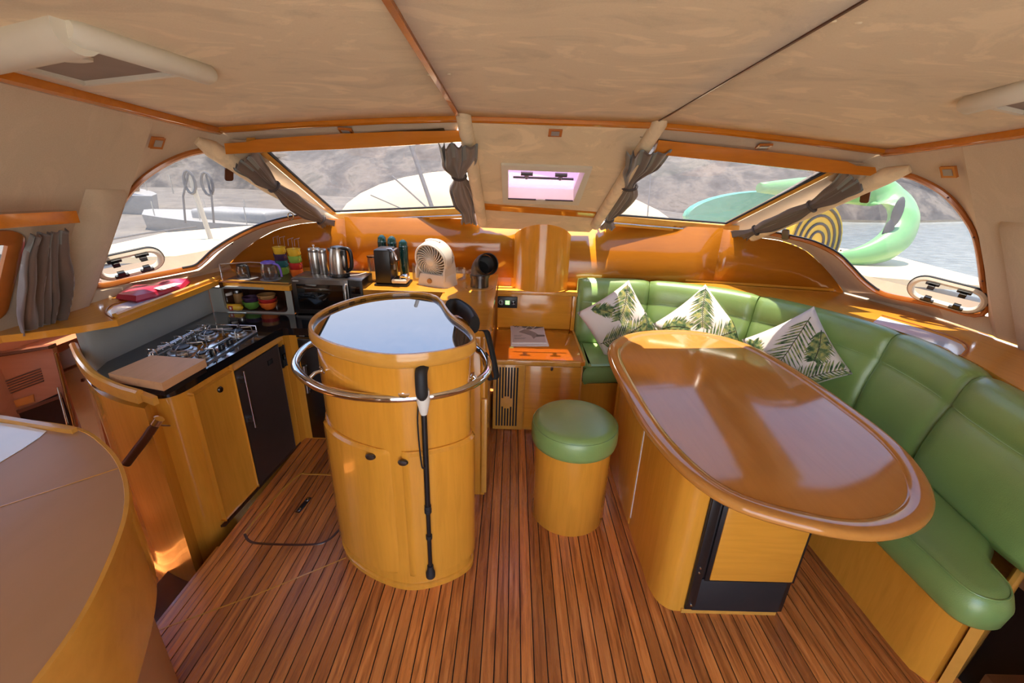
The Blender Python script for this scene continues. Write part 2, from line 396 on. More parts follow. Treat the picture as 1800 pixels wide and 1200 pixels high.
# ---- side (quarter) windows
GL = [(172, 498), (175, 465), (186, 425), (203, 383), (228, 345), (258, 314), (295, 290), (330, 275), (362, 268), (430, 305), (500, 356), (540, 376), (505, 381), (460, 393), (415, 413), (376, 437), (355, 456), (342, 466), (320, 471), (300, 475), (235, 487)]
GR = [(1724, 549), (1722, 494), (1716, 446), (1708, 413), (1695, 389), (1674, 361), (1647, 337), (1605, 316), (1570, 308), (1500, 338), (1400, 386), (1345, 406), (1387, 413), (1431, 424), (1472, 444), (1498, 468), (1519, 490), (1535, 503), (1546, 510), (1570, 518), (1650, 533)]
def sidewin(idx, GP, pl, side, lab):
    n = inward(pl); P = [onp(x, y, pl) for x, y in GP]
    P = [onp(x, y, pl) for x, y in GP]
    w = thing('window_%d' % idx, lab, None, P[0], kind='structure')
    # frame follows everything but the stretch behind the pillar (points 8..11)
    loop = spline(P[11:]+P[:9], 5)
    sweep('frame', loop, [(-.026, -.012), (.0, -.012), (.004, .0), (-.002, .012), (-.012, .018), (-.022, .012), (-.026, 0)] if side < 0 else [(.026, -.012), (.0, -.012), (-.004, .0), (.002, .012), (.012, .018), (.022, .012), (.026, 0)], M['maple_red'], w, up=n)
    full = loop+[P[9], P[10]]
    pane('glass', full, M['side_glass'], w, n, 0)
    cen = sum((p for p in full), Vector())/len(full)
    seal = [p.lerp(cen, .012)+n*.003 for p in loop[:len(loop)*2//5]]
    tube('rubber_seal', seal, .006, M['black_rubber'], w, 6)
    return w, loop
w1, loopL = sidewin(1, GL, PSL, -1, 'large arched side window of the cabin above the galley shelf')
w2, loopR = sidewin(2, GR, PSR, 1, 'large arched side window of the cabin above the sofa shelf')
for w, pxs in ((w2, ((1667, 347), (1712, 417), (1727, 494), (1478, 440), (1415, 421))), (w1, ((365, 452), (408, 428)))):
    for x, y in pxs:
        pl = PSR if w is w2 else PSL; p = onp(x, y, offs(pl, .018)); lathe('screw', [(0, 0), (.005, 0), (.004, .003), (0, .003)], (0, 0, 0), M['darkwood'], w, 8, M=Matrix.Translation(p) @ inward(pl).to_track_quat('Z', 'Y').to_matrix().to_4x4())
# opening ports set in the side windows
def port(parent, pl, c0, hw, hh, ang, lab):
    n = inward(pl); c = onp(*c0, offs(pl, .012)); a = onp(c0[0]+10*math.cos(ang), c0[1]+10*math.sin(ang), offs(pl, .012))-c; a.normalize(); b = n.cross(a).normalized()
    if b.z < 0: b = -b
    k = mpp(c); hw *= k; hh *= k
    st = [c+a*x+b*y for x, y in rrect(-hw, hw, -hh, hh, hh*.98, 8)]
    sweep('port_frame', st, [(-.012, -.01), (.012, -.01), (.014, .006), (.004, .018), (-.008, .016), (-.014, .004)], M['cream'], parent, up=n, closed=True)
    sweep('port_gasket', [p+n*.0-(p-c).normalized()*.0 for p in st], [(.013, -.008), (.018, -.008), (.018, .004), (.013, .004)], M['black_rubber'], parent, up=n, closed=True)
    for x, y in ((-.45, .8), (.42, .8), (-.4, -.85), (.42, -.85)):
        q = c+a*(hw*x)+b*(hh*y)+n*.018; bm = bmesh.new(); Mx = Matrix((( a.x, b.x, n.x, q.x), (a.y, b.y, n.y, q.y), (a.z, b.z, n.z, q.z), (0, 0, 0, 1)))
        addbox(bm, -.03, .03, -.008, .008, -.008, .008, Mx); sgn = -1 if y > 0 else 1
        addbox(bm, -.012, .012, (-.026 if sgn < 0 else .004), (-.004 if sgn < 0 else .026), -.004, .016, Mx)
        finish(bm, 'port_catch', M['black_plastic'], parent, None, bevel=.003)
port(w1, PSL, (229, 463), 45, 19, rad(-13), '')
port(w2, PSR, (1663, 517), 49, 21, rad(15), '')

# ---- windscreens
def front(idx, glass, frame_side, lab):
    P = [onp(x, y, PF) for x, y in glass]; n = inward(PF)
    w = thing('window_%d' % idx, lab, None, P[0], kind='structure')
    pane('glass', P, M['window_glass'], w, n, 0)
    sweep('frame', [P[i]-n*.0 for i in frame_side], [(-.022, -.01), (.022, -.01), (.022, .012), (.0, .02), (-.022, .012)], M['edge_wood'], w, up=n)
    return w, P
w3, PL_ = front(3, [(440, 245), (780, 225), (842, 361), (586, 373)], (0, 3), 'left front windscreen pane above the galley worktop')
w4, PR_ = front(4, [(1125, 240), (1485, 288), (1278, 394), (1078, 377)], (1, 2), 'right front windscreen pane above the sofa')
for w, P, e in ((w3, PL_, (0, 3)), (w4, PR_, (1, 2))):
    cen = sum(P, Vector())/4
    tube('rubber_seal', [P[e[0]].lerp(cen, .05)+inward(PF)*.004, P[e[1]].lerp(cen, .05)+inward(PF)*.004, P[2 if e[1] == 3 else 3].lerp(cen, .02)+inward(PF)*.004], .008, M['black_rubber'], w, 6)
# window sills: wooden board, lower board and chrome rail
def sill(idx, a, b, lab):
    A, B = onp(*a, PF), onp(*b, PF)
    o = thing('trim_%d' % idx, lab, None, A, kind='structure')
    d = (B-A).normalized(); q = Matrix.Identity(4)
    pts = [A, B]
    sweep('sill_board', pts, [(-.06, -.03), (.03, -.03), (.03, .0), (.02, .008), (-.06, .004)], M['edge_wood'], o)
    sweep('sill_board', [p+Vector((0, -.005, -.03)) for p in pts], [(-.02, -.035), (.02, -.035), (.02, 0), (-.02, 0)], M['maple_x'], o)
    tube('curtain_rail', [p+Vector((0, -.035, -.045)) for p in pts], .006, M['chrome'], o, 8)
    return o
sill(8, (568, 377), (846, 364), 'wooden sill with chrome curtain rail under the left windscreen')
sill(9, (1070, 379), (1296, 398), 'wooden sill with chrome curtain rail under the right windscreen')

# ---- front bulkhead in glossy maple panels
wf = thing('wall_front', 'glossy honey maple bulkhead panels under the windscreens', None, (CX, 3.2, .9), kind='structure')
archL = [(400, 467), (425, 443), (455, 420), (490, 402), (530, 393), (575, 389)]
archR = [(1482, 513), (1463, 487), (1440, 461), (1411, 437), (1373, 423), (1330, 417)]
def wyl(x): return 3.27-.17*min(1, max(0, (-x-.02)/1.15))-(.05*max(0, (-1.2-x)/.8))
def wyr(x): return 3.27-.03*max(0, min(1, (x-.3)/.9))-.11*max(0, (x-1.2)/.6)*.9
def onwall(x, y, f):
    Y = 3.15
    for _ in range(6): p = ony(x, y, Y); Y = f(p.x)
    return ony(x, y, Y)
AL = [onwall(x, y, wyl) for x, y in archL]; AR = [onwall(x, y, wyr) for x, y in archR]
def topz(x, A, d):
    for p, q in zip(A, A[1:]):
        if min(p.x, q.x) <= x <= max(p.x, q.x): return lerp(p.z, q.z, (x-p.x)/(q.x-p.x))
    return d
def panel(xs, f, A, zlow, ztop, mat):
    a = [Vector((x, f(x), zlow)) for x in xs]; b = [Vector((x, f(x), min(ztop, topz(x, A, ztop)))) for x in xs]
    o = strip('wood_panel', a, b, mat, wf); m = o.modifiers.new('thick', 'SOLIDIFY'); m.thickness = .012; m.offset = -1 if f is wyl else -1
    return o
def span(a, b, n): return [lerp(a, b, i/n) for i in range(n+1)]
panel(span(AL[0].x, -1.161, 14), wyl, AL, .9, 1.31, M['panel_wood']); panel(span(-1.160, .05, 8), wyl, [], .9, 1.325, M['panel_wood'])
panel(span(.25, 1.494, 8), wyr, [], .6, 1.32, M['panel_wood']); panel(span(1.495, AR[0].x, 14), wyr, AR, .85, 1.31, M['panel_wood'])

for x_, f_ in ((-1.1605, wyl), (1.4945, wyr)): box('panel_joint', x_-.0025, x_+.0025, f_(x_)-.0015, f_(x_)+.02, .9, 1.30, M['darkwood'], wf, 0)
box('lower_bulkhead', -2.1, 2.5, 3.30, 3.33, -.1, 1.0, M['panel_wood'], wf, 0)
# ---- side walls
def sidewall(name, s, zf, frpx, pl, lowA, lowB, SA, AA, hole, lab):
    root = thing(name, lab, None, (SX(s, 2.2), 1.5, zf), kind='structure')
    mat = M['wall_vinyl']; n = inward(pl)
    K0 = resample(spline([onp(x, y, offs(pl, -.004)) for x, y in frpx], 4), 24)
    top = lambda y: Vector((SX(s, 1.752), y, cz(SX(s, 1.752), y)-.012))
    foot = lambda y: Vector((SX(s, 2.30), y, zf))
    K1 = resample([foot(2.1), top(2.1)], 18)+resample([top(2.1), top(2.5), top(2.5)+Vector((-s*.08, .06, -.04))], 7)[1:]
    strip('wall_skin', K0, K1, mat, root)
    lb = onz(*lowB[0], zf); poly('wall_skin', [K0[0], K1[0], lb, onp(lowA[0][0], lowA[0][1], offs(pl, -.004))], [(0, 1, 2, 3)], mat, root)
    poly('wall_skin', [K0[-1], K1[-1], K1[-1]+Vector((-s*.2, .12, -.06)), K0[-1]+Vector((-s*.12, .15, -.08))], [(0, 1, 2, 3)], mat, root)
    ys = [2.1, 1.655, .85, -1.0]; ts = [0, .085, .45, 1]
    for i in range(3):
        for j in range(3):
            if hole and i == 1 and j == 1: continue
            q = [foot(ys[i]).lerp(top(ys[i]), ts[j]), foot(ys[i]).lerp(top(ys[i]), ts[j+1]), foot(ys[i+1]).lerp(top(ys[i+1]), ts[j+1]), foot(ys[i+1]).lerp(top(ys[i+1]), ts[j])]
            poly('wall_skin', q, [(0, 1, 2, 3)], mat, root)
    strip('window_ledge', [onp(x, y, offs(pl, -.004)) for x, y in lowA], [onz(x, y, zf) for x, y in lowB], mat, root)
    S = resample(spline([onp(x, y, offs(pl, -.002)) for x, y in SA], 4), 26); Ar = resample(spline(AA, 4), 26)
    strip('window_cove', S, Ar, mat, root)
    # pilaster
    y0, y1 = (1.80, 1.97) if s > 0 else (1.90, 2.05)
    a = foot(y0); b = top(y0)
    q = [foot(y0).lerp(top(y0), t)+Vector((-s*.028, 0, -.01)) for t in (0, .62)]; q2 = [foot(y1).lerp(top(y1), t)+Vector((-s*.028, 0, -.01)) for t in (0, .62)]
    q3 = [foot(y1+.02).lerp(top(y1+.02), t) for t in (0, .64)]; q4 = [foot(y0-.02).lerp(top(y0-.02), t) for t in (0, .64)]
    poly('pilaster', [q[0], q2[0], q2[1], q[1], q3[0], q3[1], q4[0], q4[1]], [(0, 1, 2, 3), (1, 4, 5, 2), (0, 3, 7, 6), (3, 2, 5, 7)], mat, root, 80)
    return root, foot, top
frL = [(163, 508), (165, 470), (176, 428), (194, 382), (220, 341), (250, 309), (288, 283), (328, 268), (372, 262)]
frR = [(1737, 556), (1733, 494), (1727, 446), (1718, 410), (1704, 384), (1683, 354), (1653, 328), (1608, 307), (1560, 300)]
wl, footL, topL = sidewall('wall_left', -1, .97, frL, PSL, [(163, 506), (230, 497), (290, 487), (350, 475)], [(150, 536), (240, 508), (320, 489), (400, 467)], [(350, 475), (370, 459), (392, 438), (425, 416), (465, 399), (510, 386), (560, 381)], AL, True, 'cream vinyl lined cabin side behind the galley shelf')
wr, footR, topR = sidewall('wall_right', 1, .93, frR, PSR, [(1737, 556), (1650, 540), (1570, 524), (1545, 516)], [(1745, 590), (1660, 562), (1580, 538), (1482, 513)], [(1545, 516), (1515, 495), (1495, 473), (1468, 450), (1428, 430), (1385, 419), (1335, 410)], AR, False, 'cream vinyl lined cabin side behind the sofa shelf')
for s_, r_, zf_ in ((-1, wl, .95), (1, wr, .91)):
    q_ = [Vector((SX(s_, 2.34), -1, zf_+.03)), Vector((SX(s_, 2.36), 2.25, zf_+.03)), Vector((SX(s_, 2.22), 2.8, zf_+.03)), Vector((SX(s_, 2.15), 3.3, zf_+.03))]
    if s_ > 0: strip('hull_lining', q_, [Vector((p.x, p.y, -.3)) for p in q_], M['maple_red'], r_)
    strip('ledge_backing', [p+Vector((s_*.02, .02, .12)) for p in q_[1:]], [p+Vector((-s_*.02, -.02, -.05)) for p in q_[1:]], M['wall_vinyl'], r_)
# small aft window in the left side
w5 = thing('window_5', 'small side window beside the dark curtain at the left edge', None, footL(1.7), kind='structure')
def onside(y, t, k=0): return footL(y).lerp(topL(y), t)+Vector((.85, 0, -.52))*k
nrm = Vector((.85, 0, -.52)).normalized()
sq = [onside(lerp(.85, 1.655, (u+1)/2), lerp(.085, .45, (v+1)/2)) for u, v in rrect(-1, 1, -1, 1, .16, 6)]
sweep('frame', sq, [(-.03, -.006), (.03, -.006), (.03, .008), (0, .018), (-.03, .008)], M['maple_red'], w5, up=nrm, closed=True)
pane('glass', [onside(y, t, -.004) for y, t in ((.85, .085), (1.655, .085), (1.655, .45), (.85, .45))], M['side_glass'], w5, nrm, 0)

# ---- white filler between ceiling trim and windscreens, and between outer pillars and panes
A = [edge(x)+Vector((0, .01, -.012)) for x in (XL, XL-.3, XL-.6, XL-.95, CX-1.74)]
B = [onp(x, y, offs(PF, -.01)) for x, y in ((800, 240), (700, 242), (600, 246), (500, 252), (390, 260))]
tag(strip('ceiling_band', A, B, M['wall_vinyl'], ceil), 'cream strip above the left curtain pelmet')
A = [edge(x)+Vector((0, .01, -.012)) for x in (XR, XR+.3, XR+.6, XR+.95, CX+1.74)]
B = [onp(x, y, offs(PF, -.01)) for x, y in ((1146, 258), (1240, 266), (1340, 277), (1440, 289), (1545, 303))]
tag(strip('ceiling_band', A, B, M['wall_vinyl'], ceil), 'cream strip above the right curtain pelmet')
for side, q in (('left', ((345, 246), (460, 250), (592, 378), (620, 388), (600, 408))), ('right', ((1600, 296), (1470, 285), (1272, 398), (1262, 408), (1300, 425)))):
    pane('trim_%d' % (10 if side == 'left' else 11), [onp(x, y, offs(PF, -.004)) for x, y in q], M['wall_vinyl'], None, inward(PF), .01)
    tag(bpy.data.objects['trim_%d' % (10 if side == 'left' else 11)], 'cream facing beside the outer window pillar on the %s' % side, kind='structure')

# ---- middle panel with roof hatch
def pcx(x, y, k=0): return onp(x, y, offs(PC, k))
wm = thing('wall_middle', 'sloping beige suede panel between the two windscreens', None, pcx(940, 300), kind='structure')
O = [pcx(*p) for p in ((818, 206), (1160, 219), (1052, 392), (1036, 408), (846, 400), (842, 345))]
Hh = [pcx(*p) for p in ((886, 290), (1034, 296), (1012, 354), (886, 350))]
poly('suede_panel', O+Hh, [(0, 1, 7, 6), (1, 2, 8, 7), (2, 3, 4, 9, 8), (4, 5, 0, 6, 9)], M['ceiling_suede'], wm)
nc = inward(PC)
sweep('wood_rail', [pcx(848, 361), pcx(1046, 376)], [(-.028, -.004), (.028, -.004), (.028, .014), (-.028, .014)], M['maple_dark'], wm, up=nc)
ht = thing('roof_hatch', 'small roof hatch with pink tinted pane in the middle panel', 'hatch', pcx(950, 320))
out = [pcx(*p) for p in ((881, 286), (1041, 292), (1017, 357), (884, 353))]; inn = [pcx(p[0], p[1], .012) for p in ((893, 297), (1028, 302), (1008, 352), (893, 348))]
vs = [p for p in out]+[p+nc*.016 for p in out]+[p+nc*.006 for p in inn]+[p-nc*.10 for p in inn]
fs = []
for i in range(4):
    j = (i+1) % 4; fs += [(i, j, 4+j, 4+i), (4+i, 4+j, 8+j, 8+i), (8+i, 8+j, 12+j, 12+i)]
poly('hatch_frame', vs, fs, M['cream'], ht, bevel=.004)
pane('hatch_pane', [p-nc*.075 for p in inn], M['pink_glass'], ht, nc, .008)
ax = (inn[1]-inn[0]).normalized(); up_ = (inn[0]-inn[3]).normalized()
ctr = inn[0].lerp(inn[1], .5).lerp(inn[3].lerp(inn[2], .5), .55)-nc*.06
tube('hatch_bar', [ctr-ax*.18, ctr+ax*.18], .007, M['c_ink'], ht, 8)
for k in (-.1, .1):
    bm = bmesh.new(); addtube(bm, [ctr+ax*k, ctr+ax*k+up_*.05+nc*.01], .013, 8); addtube(bm, [ctr+ax*(k-.035)+up_*.055+nc*.012, ctr+ax*(k+.035)+up_*.055+nc*.012], .012, 8)
    finish(bm, 'hatch_handle', M['c_ink'], ht, 50)
tube('blind_rail', [pcx(893, 349, .02), pcx(1007, 353, .02)], .005, M['c_ink'], ht, 6)
bm = bmesh.new(); addlathe(bm, [(0, 0), (.035, 0), (.033, .006), (0, .008)], seg=20, M=Matrix.Translation(pcx(950, 351, .018)) @ nc.to_track_quat('Z', 'Y').to_matrix().to_4x4() @ Matrix.Diagonal((1.0, .4, 1, 1))); finish(bm, 'blind_pull', M['white_plastic'], ht, 40)

# ---- window pillars
def pillar(idx, pts, r, lab): tag(tube('trim_%d' % idx, pts, r, M['ceiling_suede'], None, 14), lab, kind='structure')
pillar(12, [pcx(808, 178, .0), pcx(814, 200, .012), pcx(830, 290, .016), pcx(848, 392, .02)], [.018, .036, .036, .034], 'padded beige window pillar left of the roof hatch')
pillar(13, [pcx(1170, 195, .0), pcx(1160, 216, .012), pcx(1100, 310, .016), pcx(1046, 396, .02)], [.018, .036, .036, .034], 'padded beige window pillar right of the roof hatch')
pa = [onp(x, y, offs(PSL, .01)) for x, y in ((345, 246), (372, 262), (470, 325), (606, 402))]
pillar(14, pa, [.02, .046, .046, .038], 'cream outer window pillar behind the galley curtain')
pa = [onp(x, y, offs(PSR, .01)) for x, y in ((1600, 297), (1560, 308), (1440, 362), (1302, 424))]
pillar(15, pa, [.02, .046, .046, .038], 'cream outer window pillar behind the dining curtain')

# ---- half-round mast column on the centreline
def pcz(y): n = PC[1]; return PC[0].z-(n.y*(y-PC[0].y))/n.z
cc = Vector((.222, 3.36, 0)); CR = .232
ring = [(cc.x+CR*math.cos(a), cc.y+CR*math.sin(a)) for a in [rad(180+i*180/28) for i in range(29)]]
loft_b = [Vector((x, y, .825)) for x, y in ring]; loft_t = [Vector((x, y, pcz(y)-.003)) for x, y in ring]
tag(strip('mast_column', loft_b, loft_t, M['maple'], None, smooth=80), 'half-round glossy maple column standing on the middle shelf', 'column')

# ---- floor
fl = thing('floor', 'teak floor of narrow planks with black caulking', None, (0, 1.2, 0), kind='structure')
box('floor_base', -1.312, 2.3, -1.0, 3.2, -.05, -.004, M['caulk'], fl, 0)
pw = .0478; x0 = -1.31
me = None
i = 0
while x0+i*pw < 1.62:
    if me is None:
        bm = bmesh.new(); addbox(bm, .0022, pw-.0022, -1.0, 3.19, -.02, 0); bmesh.ops.recalc_face_normals(bm, faces=bm.faces); me = bpy.data.meshes.new('plank'); bm.to_mesh(me); bm.free()
        me.materials.append(M['teak'])
    o = link('plank', me, None, fl); o.location.x = x0+i*pw; i += 1
# floor hatch outline and its flush latch
hp = [onz(x, y, .001) for x, y in ((430, 938), (455, 905), (520, 838), (545, 833), (600, 835))]; hp2 = [onz(x, y, .001) for x, y in ((430, 938), (438, 950), (460, 955), (540, 957), (575, 950), (600, 925), (610, 900))]
for k, q in enumerate((hp, hp2)):
    sweep('hatch_groove', spline(q, 5), [(-.006, -.001), (.006, -.001), (.005, .0012), (-.005, .0012)], M['edge_wood'] if k == 0 else M['darkwood'], fl)
a, b = onz(541, 878, .002), onz(526, 896, .002)
d = (a-b).normalized(); Mx = Matrix.Translation((a+b)/2) @ d.to_track_quat('Y', 'Z').to_matrix().to_4x4()
la = box('floor_latch', -.012, .012, -.055, .055, -.002, .002, M['black_plastic'], fl, .001, M=Mx)
for k in (-.04, .035): box('latch_bolt', -.008, .008, k-.012, k+.012, .001, .005, M['chrome'], la, .001, M=Mx)
sweep('floor_seam', [onz(270, 1110, .0006), onz(450, 1045, .0006), onz(608, 980, .0006)], [(-.003, 0), (.003, 0), (.003, .0008), (-.003, .0008)], M['edge_wood'], fl)
sweep('floor_edge', [Vector((-1.312, -.5, -.012)), Vector((-1.312, 1.52, -.012))], [(-.006, -.03), (.006, -.03), (.006, .013), (-.006, .013)], M['maple_red'], fl)
# stairwell down to the hull
sw = thing('stairwell', 'dark stairwell going down between galley and chart desk', None, (-1.7, 1, -.6), kind='structure')
box('stair_tread', -1.62, -1.315, .4, 1.75, -.24, -.20, M['darkwood'], sw, .004)
box('stair_riser', -1.34, -1.315, .4, 1.75, -.62, -.05, M['darkwood'], sw, 0)
box('lower_floor', -3.0, -1.34, .0, 3.0, -.66, -.61, M['caulk'], sw, 0)
bm = bmesh.new(); addbox(bm, .002, .048, 0.0, 2.9, -.615, -.60); me2 = bpy.data.meshes.new('plank'); bm.to_mesh(me2); bm.free(); me2.materials.append(M['teak'])
for i in range(28): o = link('plank', me2, None, sw); o.location.x = -2.95+i*.05
box('hull_side', -2.52, -2.49, -.5, 2.75, -.6, .96, M['hull_wood'], sw, 0)
box('hull_bulkhead', -2.5, -1.86, 2.7, 2.73, -.6, .9, M['hull_wood'], sw, 0)

# unseen aft bulkhead added to narrow the daylight from the cockpit doorway
wa = thing('wall_aft', 'unseen aft bulkhead added behind the viewer to narrow the daylight from the cockpit', None, (CX, -1, 0), kind='structure')
box('bulkhead_side', -3.0, -.75, -1.03, -1.0, -.6, 2.12, M['wall_vinyl'], wa, 0); box('bulkhead_side', 1.15, 2.75, -1.03, -1.0, -.3, 2.12, M['wall_vinyl'], wa, 0)

box('sun_block_plate', -2.54, -2.33, -1.0, 2.75, .90, .93, M['wall_vinyl'], wl, 0); box('sun_block_plate', 2.5, 2.95, -1.0, 2.75, .86, .89, M['wall_vinyl'], wr, 0)  # unseen plates added to keep direct sun out of the side gaps
# ================================================================== OUTSIDE
# own decks
dk = thing('foredeck', 'cream foredeck of the boat outside the windscreens', None, (0, 5, 1), kind='structure')
fd = [(-3.4, 3.2), (-3.6, 4.6), (-2.6, 6.2), (-1.0, 7.2), (CX, 7.5), (1.4, 7.2), (3.0, 6.2), (4.0, 4.6), (3.8, 3.2), (1.9, 3.75), (CX, 3.9), (-1.5, 3.75)]
prism('deck_plate', fd, .90, .95, M['deck_cream'], dk)
dm = []
for i in range(9):
    t = i/8; r = math.cos(t*PI/2)
    dm.append([Vector((-.25+1.95*r*math.cos(a)*(1.0 if math.cos(a) < 0 else 1.25), 5.6+.6*r*math.sin(a), .945+.72*math.sin(t*PI/2)-(.10*max(0, math.cos(a))*r))) for a in [rad(k*15) for k in range(24)]])
for r_ in dm[:1]:
    for q_ in r_: q_.z = .945
tag(loft('sail_bag', dm[:-1], M['deck_cream'], None, smooth=80), 'cream humped cover on the foredeck outside the windscreens', 'cover')
for s, n, w in ((-1, 'side_deck', 'left'), (1, 'side_deck', 'right')):
    q = [(SX(s, 2.74), -1.0), (SX(s, 2.74), 2.3), (SX(s, 2.4), 3.0), (SX(s, 1.9), 3.6), (SX(s, 3.5), 4.6), (SX(s, 3.7), 3.0), (SX(s, 3.55), -1.0)]
    tag(prism(n, q if s < 0 else q[::-1], .74, .80, M['deck_white']), 'white side deck of the boat outside the %s side window' % w, kind='structure')
tag(box('cockpit_sole', -3.2, 3.6, -5.0, -1.02, -.12, -.05, M['deck_white'], None, 0), 'unseen white cockpit floor added to bounce sunlight into the cabin', kind='structure')  # unseen floor added so the sun bounces up to the cabin ceiling
# stays seen through the windscreen
for i, (a, b, r, lab) in enumerate((((715, 235), (762, 372), .022, 'grey forestay crossing the left windscreen view'), ((690, 310), (752, 366), .009, 'thin dark line slanting across the left windscreen view'), ((652, 343), (705, 366), .007, 'thin dark line low in the left windscreen view'), ((1148, 250), (1142, 330), .006, 'thin halyard seen near the right middle curtain'))):
    A_, B_ = ony(*a, 4.9), ony(*b, 4.6); B_ = A_+(B_-A_)*((A_.z-.94)/(A_.z-B_.z)); tag(tube('rigging_line', [A_, B_], r, M['rope_grey'], None, 8), lab, 'rigging', 'rigging outside the windscreens')
# water, quay ground, hill and far shore
def grid(name, fn, nu, nv, mat, lab, smooth=60):
    vs = [fn(u/nu, v/nv) for u in range(nu+1) for v in range(nv+1)]
    fs = [(u*(nv+1)+v, (u+1)*(nv+1)+v, (u+1)*(nv+1)+v+1, u*(nv+1)+v+1) for u in range(nu) for v in range(nv)]
    return tag(poly(name, vs, fs, mat, None, smooth), lab, kind='structure')
def hashn(x, y): return (math.sin(x*1.7+y*.6)+math.sin(x*.63-y*1.3+1.7)+math.sin(x*3.1+y*2.3)*.5)/2.5
grid('water', lambda u, v: Vector((-260+520*u, -120+420*v, -.75)), 2, 2, M['water'], 'grey rippled harbour water around the boat')
grid('quay', lambda u, v: Vector((lerp(-70, 9+3*math.sin(v*7), u), lerp(10, 60, v), -.45+.12*hashn(u*20, v*20))), 30, 20, M['ground'], 'grey gravel quay ahead of the boat')
def hill(u, v):
    x = lerp(-90, 60, u); y = 34+26*v+6*hashn(u*9, 1); h = (1-(abs(2*v-1))**2)
    return Vector((x, y, -.6+max(0, v)**.7*(15+2.5*hashn(x*.12, 2)-max(0, x-8)*.22)+.5*hashn(x*.8, v*14)*v))
grid('hill', hill, 60, 14, M['hill_rock'], 'grey rocky hillside across the harbour')
grid('far_shore', lambda u, v: Vector((lerp(30, 330, u), 130+30*v-60*u+5*hashn(u*20, v), -.9+v*(9+2.5*hashn(u*26, 3)))), 40, 6, M['shore'], 'brown scrubby far shore beyond the water')
# moored sailing boat seen through the left side window
def boat(loc, rz, sc, mat, lab, deckmat, mast=True):
    b = thing('sailing_boat', lab, 'boat', loc, rot=(0, 0, rz)); b.scale = (sc, sc, sc)
    secs = []
    for i in range(9):
        t = i/8; w = 1.5*math.sin(PI*min(1, .18+.82*(1-t)))**.7*(1 if t < .98 else .2); y = -4+8.6*t
        secs.append([Vector((-w, y, 1.0+.25*t*t)), Vector((-w*.9, y, .4)), Vector((-w*.35, y, -.1)), Vector((w*.35, y, -.1)), Vector((w*.9, y, .4)), Vector((w, y, 1.0+.25*t*t))])
    loft('hull', secs, mat, b, loc=True, smooth=50)
    box('cabin_top', -.8, .8, -1.5, 1.8, .98, 1.45, deckmat, b, .12, loc=True, seg=3)
    if mast:
        tube('mast', [(0, .9, 1.4), (0, .9, 11)], .07, M['boat_white'], b, 8, loc=True)
        tube('boom', [(0, .8, 2.2), (0, -3.4, 2.25)], .06, M['boat_white'], b, 8, loc=True)
        tube('sail_cover', [(0, .7, 2.32), (0, -1.4, 2.42), (0, -3.3, 2.36)], [.1, .2, .1], M['boat_tan'], b, 10, loc=True)
        for x in (-1.3, 1.3): tube('shroud', [(x, .8, 1.1), (0, .9, 10.5)], .012, M['rope_grey'], b, 5, loc=True)
    for y in (-3, -1, 1, 3):
        for x in (-1.2, 1.2): tube('stanchion', [(x, y, 1.0), (x, y, 1.7)], .02, M['steel'], b, 6, loc=True)
    return b
def spot(x, y, z): p = onz(x, y, z); return p
boat((-19, 21, -.9), rad(62), 1.15, M['boat_white'], 'white sailing boat moored far off in the left side window', M['boat_tan'])
boat((-8.6, 14.5, -.9), rad(80), .8, M['boat_white'], 'smaller white sailing boat moored beyond the left side deck', M['boat_white'], False)
# davit pole with coiled ropes on the left deck
dv = thing('deck_pole', 'pale deck pole with coiled ropes outside the left side window', 'pole', ony(375, 434, 4.3))
pb, pt = ony(376, 436, 4.3), ony(333, 308, 4.3)
tube('pole', [pb, pt], .022, M['deck_white'], dv, 10)
for x0_, x1_, yb in ((331, 322, 300), (362, 372, 303)):
    c0 = ony(x0_, yb+4, 4.28); tube('rope_coil', [c0+Vector((.05*math.cos(k*PI/6), -.01, .10*math.sin(k*PI/6)-.08)) for k in range(12)], .012, M['rope_grey'], dv, 6, closed=True)
    tube('rope', [c0, ony(x1_, 345, 4.25), ony(x1_+4, 392, 4.22)], .009, M['rope_grey'], dv, 6)
tag(tube('lifeline', [ony(170, 425, 3.6), ony(255, 410, 4.0), ony(345, 398, 4.3)], .008, M['rope_grey'], None, 6), 'thin guard wire above the left side deck', 'wire')
tb = [Vector(p) for p in (onz(300, 446, .82), onz(345, 446, .82), onz(395, 436, .82), onz(372, 428, .82))]
tag(loft('dinghy_cover', [[p for p in tb], [p.lerp(sum(tb, Vector())/4, .35)+Vector((0, 0, .12)) for p in tb]], M['c_sky'], None, smooth=20), 'light blue folded cover lying on the left deck', 'cover')
# paddle boards and kayak lashed on the right deck
def deckpt(x, y, Y): return ony(x, y, Y)
ky = thing('kayak', 'pale green sit-on kayak lashed upright on the right deck', 'kayak', onz(1500, 462, .8))
kp = [(1335, 330, 4.4), (1400, 330, 4.45), (1470, 332, 4.5), (1530, 334, 4.45), (1570, 348, 4.35), (1588, 376, 4.25), (1580, 410, 4.15), (1552, 436, 4.05), (1512, 450, 4.0), (1470, 452, 4.0)]
kw = [.05, .10, .14, .17, .19, .20, .18, .15, .10, .05]
P = spline([ony(*k) for k in kp], 5); Wd = [lerp(kw[int(i/5)], kw[min(9, int(i/5)+1)], (i % 5)/5) for i in range(len(P))]
rings = []
for i, (p, t, s, b) in enumerate(frames(P, False, Vector((.55, -.8, .1)).normalized())):
    nn = Vector((.55, -.8, .1)).normalized(); w = Wd[i]
    rings.append([p+s*(w*.9*math.cos(a))+nn*(.12*min(1, w*6)*math.sin(a)) for a in [2*PI*k/12 for k in range(12)]])
loft('hull', rings, M['c_mint'], ky, smooth=70)
